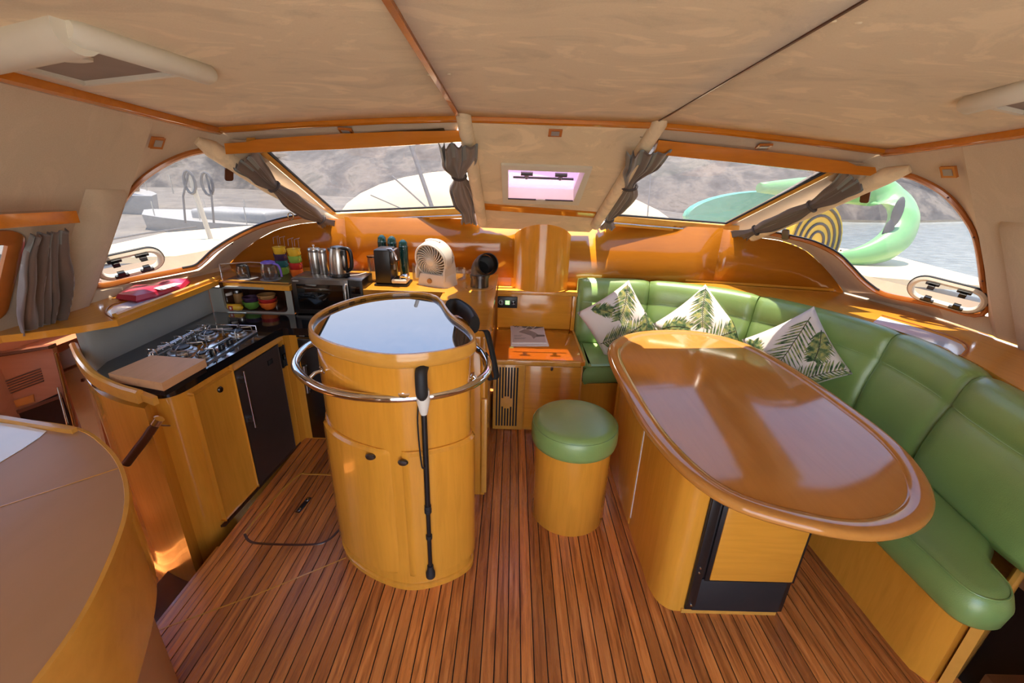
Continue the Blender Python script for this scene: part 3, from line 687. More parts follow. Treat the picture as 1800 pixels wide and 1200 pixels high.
for x, y in ((1578, 372), (1560, 410)):
    q = ony(x, y, 4.05); bm = bmesh.new(); bmesh.ops.create_uvsphere(bm, u_segments=12, v_segments=8, radius=1, matrix=Matrix.Translation(q) @ Matrix.Diagonal((.05, .02, .13, 1))); finish(bm, 'hatch_cover', M['rope_grey'], ky, 60)
def board(name, c, hw, hh, tilt, mat, lab, stripes=0, Y=4.3):
    b = thing(name, lab, 'paddle board', ony(c[0], c[1], Y)); cc_ = ony(c[0], c[1], Y); ax_ = Vector((1, .25, 0)).normalized(); az = Vector((0, 0, 1))
    def ring(k, dep): return [cc_+Vector((0, -dep, 0))+(ax_*math.cos(tilt)+az*math.sin(tilt))*(hw*k*math.cos(a))+(az*math.cos(tilt)-ax_*math.sin(tilt))*(hh*k*math.sin(a)) for a in [2*PI*j/28 for j in range(28)]]
    loft('board', [ring(1, -.08), ring(1.0, .0), ring(.97, .02)], mat, b, smooth=40)
    for j in range(stripes):
        k = .86-j*.2; tube('stripe', ring(k, .025), .012, M['c_ink'], b, 6, closed=True)
    return b
board('striped_board', (1432, 424), .30, .36, rad(18), M['c_yellow'], 'yellow and black striped board behind the dining curtain outside', 4, 4.15)
board('paddle_board', (1318, 372), .75, .2, rad(4), M['c_aqua'], 'turquoise board lying outside the right windscreen', 0, 4.7)

# ================================================================== FITTINGS ON CEILING AND WINDOWS
def pelmet(px, lab, dy, Y):
    P = [ony(x, y, Y(x)) for x, y in px]; n = len(P); vs = P+[p+Vector((0, .035, 0)) for p in P]
    o = poly('curtain_pelmet', vs, [tuple(range(n)), tuple(range(2*n-1, n-1, -1))]+[(i, n+i, n+(i+1) % n, (i+1) % n) for i in range(n)], M['maple_dark'], None, 30, bevel=.003)
    return tag(o, lab, 'pelmet')
pelmet([(394, 252), (397, 271), (470, 267), (600, 262), (700, 256), (815, 249), (812, 229), (700, 231), (600, 235), (520, 240), (450, 245), (436, 249), (425, 250)], 'long wooden curtain pelmet over the galley windscreen', 0, lambda x: lerp(2.46, 2.38, (x-394)/420))
pelmet([(1150, 271), (1220, 278), (1300, 286), (1455, 303), (1530, 309), (1541, 303), (1539, 294), (1505, 291), (1490, 284), (1400, 272), (1280, 259), (1158, 246)], 'long wooden curtain pelmet over the dining windscreen', 0, lambda x: lerp(2.38, 2.46, (x-1150)/390))
# side pelmet at the left edge
a = [onside(.9, .55), onside(1.80, .55), onside(1.76, .55)+Vector((.10, 0, 0)), onside(.9, .55)+Vector((.12, 0, 0))]
vs = a+[p+Vector((0, 0, -.045)) for p in a]
tag(poly('curtain_pelmet', vs, [(0, 1, 2, 3), (7, 6, 5, 4), (0, 4, 5, 1), (1, 5, 6, 2), (2, 6, 7, 3), (3, 7, 4, 0)], M['maple_dark'], None, 30, bevel=.006), 'short wooden curtain pelmet over the small side window', 'pelmet')
# recessed spot lights
def spotlight(p, n, ux, lab, s=.032):
    n = n.normalized(); ux = (ux-n*ux.dot(n)).normalized(); uy = n.cross(ux)
    Mx = Matrix(((ux.x, uy.x, n.x, p.x), (ux.y, uy.y, n.y, p.y), (ux.z, uy.z, n.z, p.z), (0, 0, 0, 1)))
    t = thing('spot_light', lab, 'spot light', p, group='recessed cabin spot lights')
    sq = [Mx @ Vector((x, y, 0)) for x, y in ((-s, -s*.7), (s, -s*.7), (s, s*.7), (-s, s*.7))]
    box('bezel', -s, s, -s*.72, s*.72, -.004, .005, M['maple_red'], t, .0015, M=Mx); box('lens', -s*.6, s*.6, -s*.42, s*.42, .004, .007, M['lamp_lens'], t, .001, M=Mx)
spotlight(pcx(976, 233, .002), nc, Vector((1, 0, 0)), 'square recessed spot light above the pink hatch')
spotlight(onp(608, 229.5, plane(edge(XL-.3)+Vector((0, 0, -.012)), edge(XL-.95)+Vector((0, 0, -.012)), onp(600, 235, PF))), Vector((0, -.3, -1)), Vector((1, .1, 0)), 'recessed spot light above the galley windscreen')
spotlight(onp(1343, 257, plane(edge(XR+.3)+Vector((0, 0, -.012)), edge(XR+.95)+Vector((0, 0, -.012)), onp(1340, 264, PF))), Vector((0, -.3, -1)), Vector((1, -.1, 0)), 'recessed spot light above the dining windscreen')
def wallpl(foot, top): return plane(foot(2.1), top(2.1), top(1.0))
p = onp(276, 251, offs(wallpl(footL, topL), .002)); spotlight(p, nrm, Vector((0, 1, 0)), 'recessed spot light above the left side window', .036)
pr = wallpl(footR, topR); p = onp(1668, 302, offs(pr, .002)); spotlight(p, inward(pr), Vector((0, 1, 0)), 'recessed spot light above the right side window', .036)

# roof hatches in the ceiling
def roofhatch(corners, lab, tubes, extra=True):
    P = [ceilpt(*c) for c in corners]
    t = thing('ceiling_hatch', lab, 'hatch', P[0]); n = Vector((0, .07, -1)).normalized()
    pane('blind', [p+n*.004 for p in P], M['blind_fabric'], t, -n, .003)
    for i in range(4):
        a, b = P[i]+n*.006, P[(i+1) % 4]+n*.006
        if i in tubes:
            r = .030; d = (b-a).normalized()
            tube('blind_cassette', [a-d*.02+n*.012, a+n*.014, b+n*.014, b+d*.02+n*.012], [.02, r, r, .02], M['cream'], t, 14)
        else: sweep('frame', [a, b], [(-.012, -.003), (.012, -.003), (.012, .012), (-.012, .012)], M['cream'], t, up=n)
    return t, P, n
def ceilpt(x, y):
    t = 1.0; d = ray(x, y)
    for _ in range(40):
        p = CP+d*t; t += (cz(p.x, p.y)-p.z)/max(.02, d.z+.0715*d.y)*.8
    return CP+d*t
ch, Pq, n_ = roofhatch([(360, 116), (148, 140), (-60, 85), (130, 40)], 'large ceiling hatch with closed grey blind above the galley', (3,))
a, b = Pq[3], Pq[2]
tube('blind_cassette', [a+n_*.016, b+n_*.016], .05, M['cream'], ch, 16)
m_ = a.lerp(b, .42); bm = bmesh.new(); addlathe(bm, [(0, 0), (.06, .0), (.058, .008), (.04, .012), (0, .013)], seg=22, M=Matrix.Translation(m_+n_*.03+Vector((.02, .06, 0))) @ n_.to_track_quat('Z', 'Y').to_matrix().to_4x4()); finish(bm, 'blind_pull', M['cream'], ch, 40)
roofhatch([(1708, 170), (1820, 140), (1900, 170), (1800, 192)], 'ceiling hatch with cream blind cassette above the sofa at the right edge', (0,))
# ceiling trim screws
for x, y in ((755, 131), (789, 129), (1463, 37), (1508, 40)):
    p = ceilpt(x, y); o = lathe('button', [(0, 0), (.009, 0), (.007, .003), (0, .004)], (0, 0, 0), M['ceiling_suede'], ceil, 10, M=Matrix.Translation(p) @ Vector((0, .07, -1)).to_track_quat('Z', 'Y').to_matrix().to_4x4())

# ---- curtains: gathered cloth hung along a line, pinched by ties
def curtain(lab, path, widths, side, nrm_, pleats, depth, ties, lining=False, top_cloth=None):
    t = thing('curtain', lab, 'curtain', path[-1], group='taupe window curtains')
    P = resample(spline(path, 6), 46); n = len(P); m = pleats*8
    side = Vector(side).normalized(); nrm_ = Vector(nrm_).normalized()
    def wid(u):
        k = u*(len(widths)-1); i = min(int(k), len(widths)-2); f = k-i; f = f*f*(3-2*f); return lerp(widths[i], widths[i+1], f)
    bm = bmesh.new(); V = []
    for i in range(n):
        u = i/(n-1); w = wid(u); amp = depth*min(1, .35+.65*w/max(widths)); row = []
        for j in range(m+1):
            s = j/m; ph = 2*PI*(pleats*s+.30*math.sin(2*PI*s*1.7+1+pleats)+.16*math.sin(4*u+3*s+pleats)+.10*math.sin(9*u+6*s))
            sag = .25*w*math.sin(PI*s)*0
            row.append(bm.verts.new(P[i]+side*(w*(s-.5)+.12*w*math.sin(ph*.5+u*4)/pleats)+nrm_*(amp*math.sin(ph)*(.6+.4*math.sin(7*s+2*u))+depth*.9)))
        V.append(row)
    for i in range(n-1):
        for j in range(m): bm.faces.new((V[i][j], V[i][j+1], V[i+1][j+1], V[i+1][j]))
    o = finish(bm, 'cloth', M['curtain_cloth'], t, 70, recalc=False); md = o.modifiers.new('thick', 'SOLIDIFY'); md.thickness = .003
    if lining:
        o.data.materials.append(M['curtain_lining'])
        for f in o.data.polygons:
            if f.index//m < 6 and (f.index % m)//4 % 3 == 0: f.material_index = 1
    for u in ties:
        i = int(u*(n-1)); w = wid(u)*.56; c = P[i]+nrm_*depth*.9; ax_ = (P[min(n-1, i+1)]-P[i-1]).normalized(); s2 = (side-ax_*side.dot(ax_)).normalized()
        tube('tie', [c+s2*(w*math.cos(a))+nrm_*(depth*1.25*math.sin(a)) for a in [2*PI*k/16 for k in range(16)]], .008, M['curtain_tie'], t, 6, closed=True)
    return t
pf = offs(PF, .055); nf = inward(PF)
def near(x, y, pl):
    a, b = onp(x, y, offs(PF, .06)), onp(x, y, offs(pl, .075)); return a if (a-CP).length < (b-CP).length else b
curtain('dark taupe curtain tied back against the outer left window pillar', [near(x, y, PSL) for x, y in ((430, 274), (452, 294), (470, 312), (512, 346), (560, 378), (590, 398))], [.20, .15, .06, .13, .12, .05, .15], (1, -.3, .55), nf, 5, .022, (.33, .83), True)
curtain('taupe curtain gathered beside the left middle pillar', [onp(x, y, pf) for x, y in ((806, 250), (808, 275), (806, 295), (814, 330), (824, 366), (828, 388))], [.19, .19, .07, .17, .17, .10, .13], (1, 0, 0), nf, 5, .02, (.33,), True)
curtain('taupe curtain gathered beside the right middle pillar', [onp(x, y, pf) for x, y in ((1142, 262), (1130, 290), (1112, 312), (1095, 345), (1072, 378), (1066, 398))], [.22, .19, .07, .17, .14, .05, .13], (1, 0, .05), nf, 5, .02, (.36, .83), True)
curtain('dark taupe curtain tied back against the outer right window pillar', [near(x, y, PSR) for x, y in ((1502, 310), (1480, 326), (1455, 342), (1400, 370), (1328, 400), (1292, 414))], [.20, .14, .06, .12, .12, .05, .14], (-1, -.3, .55), nf, 5, .022, (.34, .82), True)
sp = [onside(y, t, k) for y, t, k in ((1.70, .50, .05), (1.705, .42, .055), (1.725, .30, .06), (1.75, .16, .06), (1.765, .05, .065))]
curtain('large grey taupe curtain hanging over the small side window', sp, [.15, .18, .20, .21, .21, .20], (0, 1, .02), nrm, 6, .02, (), True)
# small leather window tabs
for x, y, pl, lab in ((402, 306, PSL, 'small brown strap tab at the top of the left side window'), (1521, 345, PSR, 'small brown strap tab at the top of the right side window'), (1381, 412, PSR, 'small brown strap tab at the foot of the outer right pillar')):
    p = onp(x, y, offs(pl, .02)); n = inward(pl); a = Vector((0, 0, 1)); a = (a-n*a.dot(n)).normalized(); b = n.cross(a)
    Mx = Matrix(((b.x, a.x, n.x, p.x), (b.y, a.y, n.y, p.y), (b.z, a.z, n.z, p.z), (0, 0, 0, 1)))
    tag(prism('strap_tab', rrect(-.022, .022, -.036, .036, .012), -.004, .006, M['darkwood'], None, .001), lab, 'strap'); bpy.data.objects[-1 if False else [o.name for o in bpy.data.objects if o.name.startswith('strap_tab')][-1]].matrix_world = Mx
ring_p = onp(511, 380, offs(PSL, .05)); tag(tube('hook_ring', [ring_p+Vector((.018*math.cos(a), 0, .022*math.sin(a))) for a in [2*PI*k/14 for k in range(14)]], .003, M['brass'], None, 6, closed=True), 'small metal hook ring hanging from the left pillar', 'ring')
# ================================================================== GALLEY
def V2(p): return (p.x, p.y)
ZC = .79
# long side shelf at the left, with fiddle rail and pale inset lid
shelf_in = [Vector((-2.07, .6, 0)), Vector((-2.07, 1.2, 0))]+[onz(x, y, .97) for x, y in ((0, 590), (60, 584), (140, 573), (205, 562), (300, 525), (385, 492), (399, 497), (508, 503))]
so = [(-1.327, 3.085), (-1.9, 3.03), (-2.02, 2.62), (-2.13, 2.3), (-2.14, .6)]
sl = thing('galley_shelf', 'long glossy maple shelf running along the left cabin side', 'shelf', (-1.9, 2.0, .97))
prism('shelf_top', [V2(p) for p in shelf_in]+so, .94, .97, M['maple_y'], sl, .006)
sweep('fiddle_rail', [onz(x, y, .968) for x, y in ((203, 559), (250, 541), (300, 522), (384, 490))], [(-.012, 0), (.014, 0), (.014, .018), (.006, .024), (-.012, .018)], M['edge_wood'], sl)
sweep('front_lip', [onz(399, 497, .955), onz(508, 503, .955)], [(-.008, -.02), (.010, -.02), (.010, .02), (-.008, .02)], M['edge_wood'], sl)
lid = [onz(x, y, .9715) for x, y in ((190, 548), (200, 538), (215, 533), (250, 522), (300, 508), (312, 508), (303, 517), (250, 537), (212, 549), (198, 557))]
pane('inset_lid', lid, M['lid_blue'], sl, Vector((0, 0, 1)), .003)
sweep('lid_rim', spline([onz(x, y, .972) for x, y in ((199, 559), (186, 549), (194, 537), (215, 530))], 4), [(-.004, 0), (.004, 0), (.003, .003), (-.003, .003)], M['maple_red'], sl)
# grey laminate backsplash with the cubby hole
bs = thing('galley_splashback', 'grey laminate splashback with an open cubby behind the hob', 'splashback', (-1.8, 2.3, ZC))
back = [onz(x, y, .95) for x, y in ((140, 575), (205, 564), (300, 527), (385, 494))]
cb = spline([Vector((-1.895, 1.775, 0)), Vector((-1.855, 1.80, 0)), Vector((-1.828, 1.92, 0)), Vector((-1.825, 2.2, 0)), Vector((-1.825, 2.55, 0))], 5)
o = strip('side_panel', [Vector((p.x, p.y, ZC-.04)) for p in cb], [Vector((p.x, p.y, .941)) for p in cb], M['grey_laminate'], bs, smooth=60)
YB = 2.555
hx0, hx1, hz0, hz1 = ony(391, 520, YB).x, ony(502, 520, YB).x, ony(450, 548, YB).z, ony(450, 505, YB).z
xa, xb = -1.825, -1.327
hole = rrect(hx0, hx1, hz0, hz1, .03, 4)
outr = []
for x, z in hole: outr.append((xa if x < (hx0+hx1)/2 else xb, .941 if z > (hz0+hz1)/2 else ZC))
n = len(hole)
vs = [Vector((x, YB, z)) for x, z in hole]+[Vector((x, YB, z)) for x, z in outr]+[Vector((x, YB+.02, z)) for x, z in hole]
fs = [(i, (i+1) % n, n+(i+1) % n, n+i) for i in range(n)]+[(i, 2*n+i, 2*n+(i+1) % n, (i+1) % n) for i in range(n)]
poly('cubby_panel', vs, fs, M['grey_laminate'], bs)
bm = bmesh.new(); addbox(bm, hx0-.02, hx1+.02, YB+.02, YB+.30, hz0-.012, hz1+.02); fsd = [f for f in bm.faces if abs(f.calc_center_median().y-(YB+.02)) < .001]; bmesh.ops.delete(bm, geom=fsd, context='FACES'); finish(bm, 'cubby_box', M['darkwood'], bs, recalc=False)
# black worktop
wt = [Vector((-1.76, 1.64, 0))]+spline([Vector((-1.60, 1.575, 0)), Vector((-1.44, 1.555, 0)), Vector((-1.385, 1.565, 0)), Vector((-1.355, 1.62, 0)), Vector((-1.345, 1.75, 0))], 4)+[Vector((-1.292, 2.262, 0)), Vector((-1.275, 2.298, 0)), Vector((-1.24, 2.308, 0)), Vector((-.60, 2.308, 0)), Vector((-.58, 2.16, 0)), Vector((-.41, 2.18, 0)), Vector((-.41, 2.558, 0)), Vector((-.94, 2.558, 0)), Vector((-.94, 2.75, 0)), Vector((-1.325, 2.75, 0)), Vector((-1.325, 2.553, 0)), Vector((-1.823, 2.553, 0)), Vector((-1.822, 1.80, 0))]
wt[16:] = wt[16:]
tag(prism('worktop', [V2(p) for p in wt], ZC-.042, ZC, M['granite'], None, .008, seg=3), 'polished black L-shaped galley worktop carrying the hob', 'worktop')
# galley base unit
gu = thing('galley_cabinet', 'honey maple galley base cabinet with curved near end', 'cabinet', (-1.5, 1.9, 0))
cpts = spline([onz(128, 603, .875), onz(140, 628, .862), onz(165, 655, .846), onz(205, 675, .832), onz(244, 687, .822)], 5)
body = [Vector((q.x, q.y, 0)) for q in cpts]+spline([Vector((-1.45, 1.572, 0)), Vector((-1.40, 1.585, 0)), Vector((-1.372, 1.63, 0)), Vector((-1.365, 1.70, 0))], 5)+[Vector((-1.318, 2.34, 0)), Vector((-1.30, 2.40, 0)), Vector((-.62, 2.40, 0)), Vector((-.62, 2.54, 0)), Vector((-1.80, 2.54, 0)), Vector((-1.80, 1.9, 0))]
prism('carcass', [V2(p) for p in body], -.6, ZC-.045, M['maple'], gu, 0)
prism('toe_kick', [(-1.42, 1.62), (-1.352, 1.64), (-1.305, 2.34), (-1.36, 2.34)], 0, .012, M['darkwood'], gu, 0)
fdir = (Vector((-1.318, 2.34, 0))-Vector((-1.365, 1.70, 0))).normalized(); fn = Vector((fdir.y, -fdir.x, 0))
def facebox(name, s0, s1, z0, z1, out, mat, parent, bev=.006, base=Vector((-1.365, 1.70, 0)), d=fdir, nn=fn, inn_=.004, loc=False):
    Mx = Matrix(((d.x, nn.x, 0, base.x), (d.y, nn.y, 0, base.y), (0, 0, 1, 0), (0, 0, 0, 1)))
    return box(name, s0, s1, -inn_, out, z0, z1, mat, parent, bev, M=Mx)
dr = facebox('door', -.05, .20, .035, .715, .016, M['maple'], gu, .010)
p = Vector((-1.365, 1.70, 0))+fdir*.10+fn*.016
lathe('door_knob', [(0, 0), (.013, 0), (.015, .006), (.012, .012), (0, .013)], (0, 0, 0), M['steel_dark'], dr, 14, M=Matrix.Translation(Vector((p.x, p.y, .665))) @ fn.to_track_quat('Z', 'Y').to_matrix().to_4x4())
facebox('face_rail', .21, .64, .705, .745, .012, M['maple_x'], gu, .003)
facebox('face_stile', .585, .64, .0, .745, .010, M['maple'], gu, .003)
# raised wooden coaming at the near end of the worktop
sweep('end_coaming', cpts, [(-.014, -.05), (.014, -.05), (.014, -.004), (.006, .004), (-.006, .004), (-.014, -.004)], M['edge_wood'], gu)
sweep('end_coaming', [onz(244, 688, .81), onz(272, 699, .80)], [(-.010, -.03), (.010, -.03), (.010, .002), (-.010, .002)], M['edge_wood'], gu)
hp_ = [ony(276, 741, 1.50), ony(258, 768, 1.48), ony(222, 815, 1.44)]
hr = thing('stair_handrail', 'dark wooden handrail with chrome end on the galley end panel', 'handrail', hp_[0])
tube('rail', [hp_[0], hp_[1], hp_[2]], .017, M['darkwood'], hr, 12)
tube('end_cap', [hp_[0]+(hp_[0]-hp_[1]).normalized()*.016, hp_[0]-(hp_[0]-hp_[1]).normalized()*.012], .0195, M['chrome'], hr, 12)
tube('bracket', [hp_[0]+Vector((0, .0, -.016)), hp_[0]+Vector((.0, .05, -.05))], .005, M['chrome'], hr, 8)
# dark refrigerator door
rf = thing('refrigerator', 'dark brown built-in refrigerator door with slim steel handle', 'refrigerator', Vector((-1.34, 2.0, 0)))
facebox('door', .215, .58, .02, .70, .014, M['fridge_door'], rf, .004)
for k, z in ((0, .645), (1, .42)):
    facebox('handle_post', .238, .256, z-.011, z+.011, .034, M['steel'], rf, .003)
hb = Vector((-1.365, 1.70, 0))+fdir*.247+fn*.040
tube('handle_bar', [Vector((hb.x, hb.y, .69)), Vector((hb.x, hb.y, .37))], .0055, M['chrome'], rf, 8)
facebox('badge', .47, .51, .62, .645, .017, M['black_plastic'], rf, .002)
# switch plate on the corner stile
sp_ = thing('switch_panel', 'small black switch plate on the corner stile beside the refrigerator', 'switch', Vector((-1.32, 2.3, .6)))
facebox('plate', .592, .628, .555, .675, .018, M['black_plastic'], sp_, .006)
facebox('rocker', .60, .62, .60, .63, .024, M['black_gloss'], sp_, .003)
# second appliance under the back leg of the worktop
ov = thing('drawer_fridge', 'grey steel drawer refrigerator under the back worktop', 'refrigerator', (-1.0, 2.39, 0))
box('door', -1.245, -.66, 2.375, 2.40, .02, .70, M['steel_dark'], ov, .005)
box('trim_strip', -1.245, -.66, 2.372, 2.40, .71, .735, M['black_plastic'], ov, .002)
box('badge', -1.225, -1.195, 2.368, 2.375, .717, .728, M['steel'], ov, .001)
tube('handle_bar', [(-1.215, 2.35, .36), (-1.215, 2.35, .54)], .012, M['steel'], ov, 8)
for z in (.37, .53): tube('handle_post', [(-1.215, 2.35, z), (-1.215, 2.38, z)], .007, M['steel'], ov, 8)
# back ledge with appliances, continuing into the peninsula behind the sink console
lg = thing('galley_ledge', 'maple ledge under the fan and coffee machine behind the sink console', 'shelf', (-.4, 2.7, .955))
led = [(-.10, 1.905), (-.10, 3.10), (-1.32, 3.07), (-1.32, 2.765), (-.89, 2.765), (-.89, 2.565), (-.41, 2.565), (-.41, 2.19), (-.31, 2.07), (-.245, 1.905)]
prism('ledge_top', led, .925, .955, M['maple_x'], lg, .005)
sweep('front_lip', [Vector((-.89, 2.56, .945)), Vector((-.40, 2.56, .945))], [(-.008, -.02), (.010, -.02), (.010, .016), (-.008, .016)], M['edge_wood'], lg)
box('back_panel', -.89, -.41, 2.565, 2.58, ZC, .925, M['maple_x'], lg, 0)
box('side_panel', -.135, -.112, 1.915, 3.09, .0, .925, M['maple'], lg, .003)
box('end_panel', -.235, -.135, 1.915, 1.935, .0, .925, M['maple'], lg, .003)
box('door_edge', -.128, -.100, 1.895, 1.915, .03, .60, M['edge_wood'], lg, .004)
sweep('edge_strip', [Vector((-.102, 1.91, .945)), Vector((-.102, 3.09, .945))], [(-.008, -.02), (.008, -.02), (.008, .016), (-.008, .016)], M['edge_wood'], lg)

# ---- cooker hob
hb_ = thing('gas_hob', 'stainless four burner gas hob let into the black worktop', 'hob', (-1.5, 2.03, ZC))
q = [onz(x, y, .797) for x, y in ((282, 621), (368, 639), (457, 584), (366, 577))]
X0, X1, Y0, Y1 = -1.655, -1.372, 1.80, 2.235
prism('tray', rrect(X0, X1, Y0, Y1, .02, 4), ZC, ZC+.008, M['steel'], hb_, .003)
prism('black_panel', rrect(X0+.018, X1-.016, Y0+.018, Y1-.018, .012, 4), ZC+.007, ZC+.0105, M['black_gloss'], hb_, .001)
sweep('divider', [Vector((-1.455, Y0+.02, ZC+.010)), Vector((-1.455, Y1-.12, ZC+.010))], [(-.004, 0), (.004, 0), (.003, .006), (-.003, .006)], M['steel'], hb_)
for i, (bx, by, r) in enumerate(((-1.565, 1.92, .046), (-1.57, 2.12, .036), (-1.44, 2.16, .034), (-1.43, 1.86, .026))):
    b = lathe('burner', [(0, 0), (r*1.35, 0), (r*1.3, .004), (r, .006), (r, .014), (r*.85, .018), (0, .019)], (bx, by, ZC+.010), M['steel'], hb_, 22)
    lathe('burner_cap', [(0, 0), (r*.78, 0), (r*.74, .007), (0, .009)], (bx, by, ZC+.0285), M['black_plastic'], b, 20)
    for k in range(4):
        a = k*PI/2+.4; tube('grate_bar', [(bx+math.cos(a)*r*.55, by+math.sin(a)*r*.55, ZC+.047), (bx+math.cos(a)*r*1.9, by+math.sin(a)*r*1.9, ZC+.047), (bx+math.cos(a)*r*2.0, by+math.sin(a)*r*2.0, ZC+.012)], .003, M['steel'], b, 6)
for k in range(3):
    kb = lathe('control_knob', [(0, 0), (.016, 0), (.0155, .004), (.013, .02), (0, .021)], (-1.408, 1.905+k*.066, ZC+.010), M['black_plastic'], hb_, 16)
    box('knob_grip', -1.412, -1.404, 1.892+k*.066, 1.918+k*.066, ZC+.028, ZC+.036, M['black_plastic'], kb, .001)
for k, xx in enumerate((-1.645, -1.632)):
    tube('pan_rail', [(xx, Y0+.03, ZC+.015), (xx, Y0+.03, ZC+.036), (xx, Y1-.03, ZC+.036), (xx, Y1-.03, ZC+.015)], .0035, M['chrome'], hb_, 8)
for k in range(5): tube('rail_hoop', [(-1.66, 1.84+k*.085, ZC+.014), (-1.66, 1.84+k*.085, ZC+.05), (-1.62, 1.84+k*.085, ZC+.05), (-1.62, 1.84+k*.085, ZC+.014)], .0025, M['chrome'], hb_, 6)
tube('back_rail', [(X0+.0, Y1+.005, ZC), (X0+.0, Y1+.005, ZC+.032), (X1-.015, Y1+.005, ZC+.032), (X1-.015, Y1+.005, ZC)], .0035, M['chrome'], hb_, 8)
# ---- chopping board on black base
cbd = thing('chopping_board', 'thick pale wooden chopping board at the near end of the worktop', 'chopping board', (-1.5, 1.65, ZC))
bq = [onz(x, y, .85) for x, y in ((266, 624), (361, 631), (284, 673), (190, 656))]
bm = bmesh.new(); addprism(bm, [V2(p) for p in bq], .815, .85); finish(bm, 'board', M['board_wood'], cbd, 30, bevel=.003)
cen = sum(bq, Vector())/4
bm = bmesh.new(); addprism(bm, [V2(p.lerp(cen, .03)) for p in bq], ZC+.001, .815); finish(bm, 'base', M['black_plastic'], cbd)
# ---- microwave
mw = thing('microwave_oven', 'dark steel microwave oven built into the galley corner', 'microwave', (-1.1, 2.7, ZC))
mx0, mx1, my, mz = -1.318, -.893, 2.553, 1.018
box('case', mx0, mx1, my+.012, 2.755, ZC+.004, mz, M['steel_dark'], mw, .004)
fr_ = box('door', mx0, mx1-.085, my, my+.02, ZC+.006, mz-.004, M['steel_dark'], mw, .004)
box('door_window', mx0+.028, mx1-.115, my-.003, my+.004, ZC+.035, mz-.035, M['black_gloss'], fr_, .002)
tube('door_handle', [(mx1-.098, my-.004, ZC+.03), (mx1-.098, my-.022, ZC+.045), (mx1-.098, my-.022, mz-.045), (mx1-.098, my-.004, mz-.03)], .007, M['steel'], fr_, 8)
cp_ = box('control_panel', mx1-.082, mx1, my, my+.02, ZC+.006, mz-.004, M['black_plastic'], mw, .003)
box('display', mx1-.07, mx1-.014, my-.002, my+.003, mz-.085, mz-.04, M['black_gloss'], cp_, .001)
for r_ in range(3):
    for k in range(2): lathe('button', [(0, 0), (.006, 0), (.005, .004), (0, .005)], (0, 0, 0), M['steel_dark'], cp_, 10, M=Matrix.Translation((mx1-.056+k*.028, my, mz-.11-r_*.03)) @ Matrix.Rotation(PI/2, 4, 'X'))
box('maker_plate', mx0+.01, mx0+.045, my-.002, my+.002, mz-.022, mz-.014, M['c_grey'], fr_, .0005)

# ================================================================== SINK CONSOLE
DO = [(-.781, 1.576), (-.812, 1.757), (-.745, 1.968), (-.612, 2.09), (-.45, 2.121), (-.345, 2.045), (-.283, 1.87), (-.235, 1.745), (-.165, 1.640), (-.122, 1.52), (-.125, 1.44), (-.19, 1.375), (-.295, 1.325), (-.41, 1.308), (-.57, 1.365), (-.70, 1.455)]
DS = spline([Vector((x, y, 0)) for x, y in DO], 6, True)
for _ in range(10): DS = [(DS[i-1]+DS[i]*2+DS[(i+1) % len(DS)])/4 for i in range(len(DS))]
def area_c(P): return sum(P, Vector())/len(P)
def inset(P, k):
    fr = frames(P, True, Vector((0, 0, 1))); c = area_c(P); out = []
    for (p, t, s, b) in fr:
        sg = 1 if (c-p).dot(s) > 0 else -1
        out.append(p+fr_s(P, p, s)*k)
    return out
# orientation: DO runs clockwise seen from above, so the inside lies to the right of travel
def fr_s(P, p, s): return s
sgn = 1
_f = frames(DS, True, Vector((0, 0, 1)))
if (area_c(DS)-_f[0][0]).dot(_f[0][2]) < 0: sgn = -1
def inset(P, k): return [p+s*(k*sgn) for p, t, s, b in frames(P, True, Vector((0, 0, 1)))]
def inset_s(P, k):
    Q = P
    for _ in range(4): Q = inset(Q, k/4)
    return Q
dc = thing('sink_console', 'drum-shaped honey maple sink console with a dark glass lid', 'cabinet', (-.45, 1.7, 0))
Bo = inset_s(DS, .022); ring_at = lambda P, z: [Vector((p.x, p.y, z)) for p in P]
loft('drum_body', [ring_at(Bo, 0), ring_at(Bo, .02), ring_at(Bo, 1.03)], M['maple'], dc, smooth=60)
loft('plinth', [ring_at(inset_s(DS, .012), 0), ring_at(inset_s(DS, .012), .02), ring_at(inset_s(DS, .02), .026)], M['maple'], dc, smooth=40)
I1, I2, I3 = inset_s(DS, .004), inset_s(DS, .014), inset_s(DS, .018)
loft('top_rim', [ring_at(I2, 1.022), ring_at(I1, 1.030), ring_at(DS, 1.040), ring_at(DS, 1.066), ring_at(I1, 1.078), ring_at(I2, 1.078), ring_at(I3, 1.070), ring_at(I3, 1.04)], M['edge_wood'], dc, caps=False, smooth=50)
loft('inner_lip', [ring_at(I3, 1.069), ring_at(I3, 1.04)], M['black_gloss'], dc, caps=False)
Gl = ring_at(inset_s(DS, .0185), 1.060)
gl_ = pane('glass_lid', Gl, M['sink_glass'], dc, Vector((0, 0, 1)), .008)
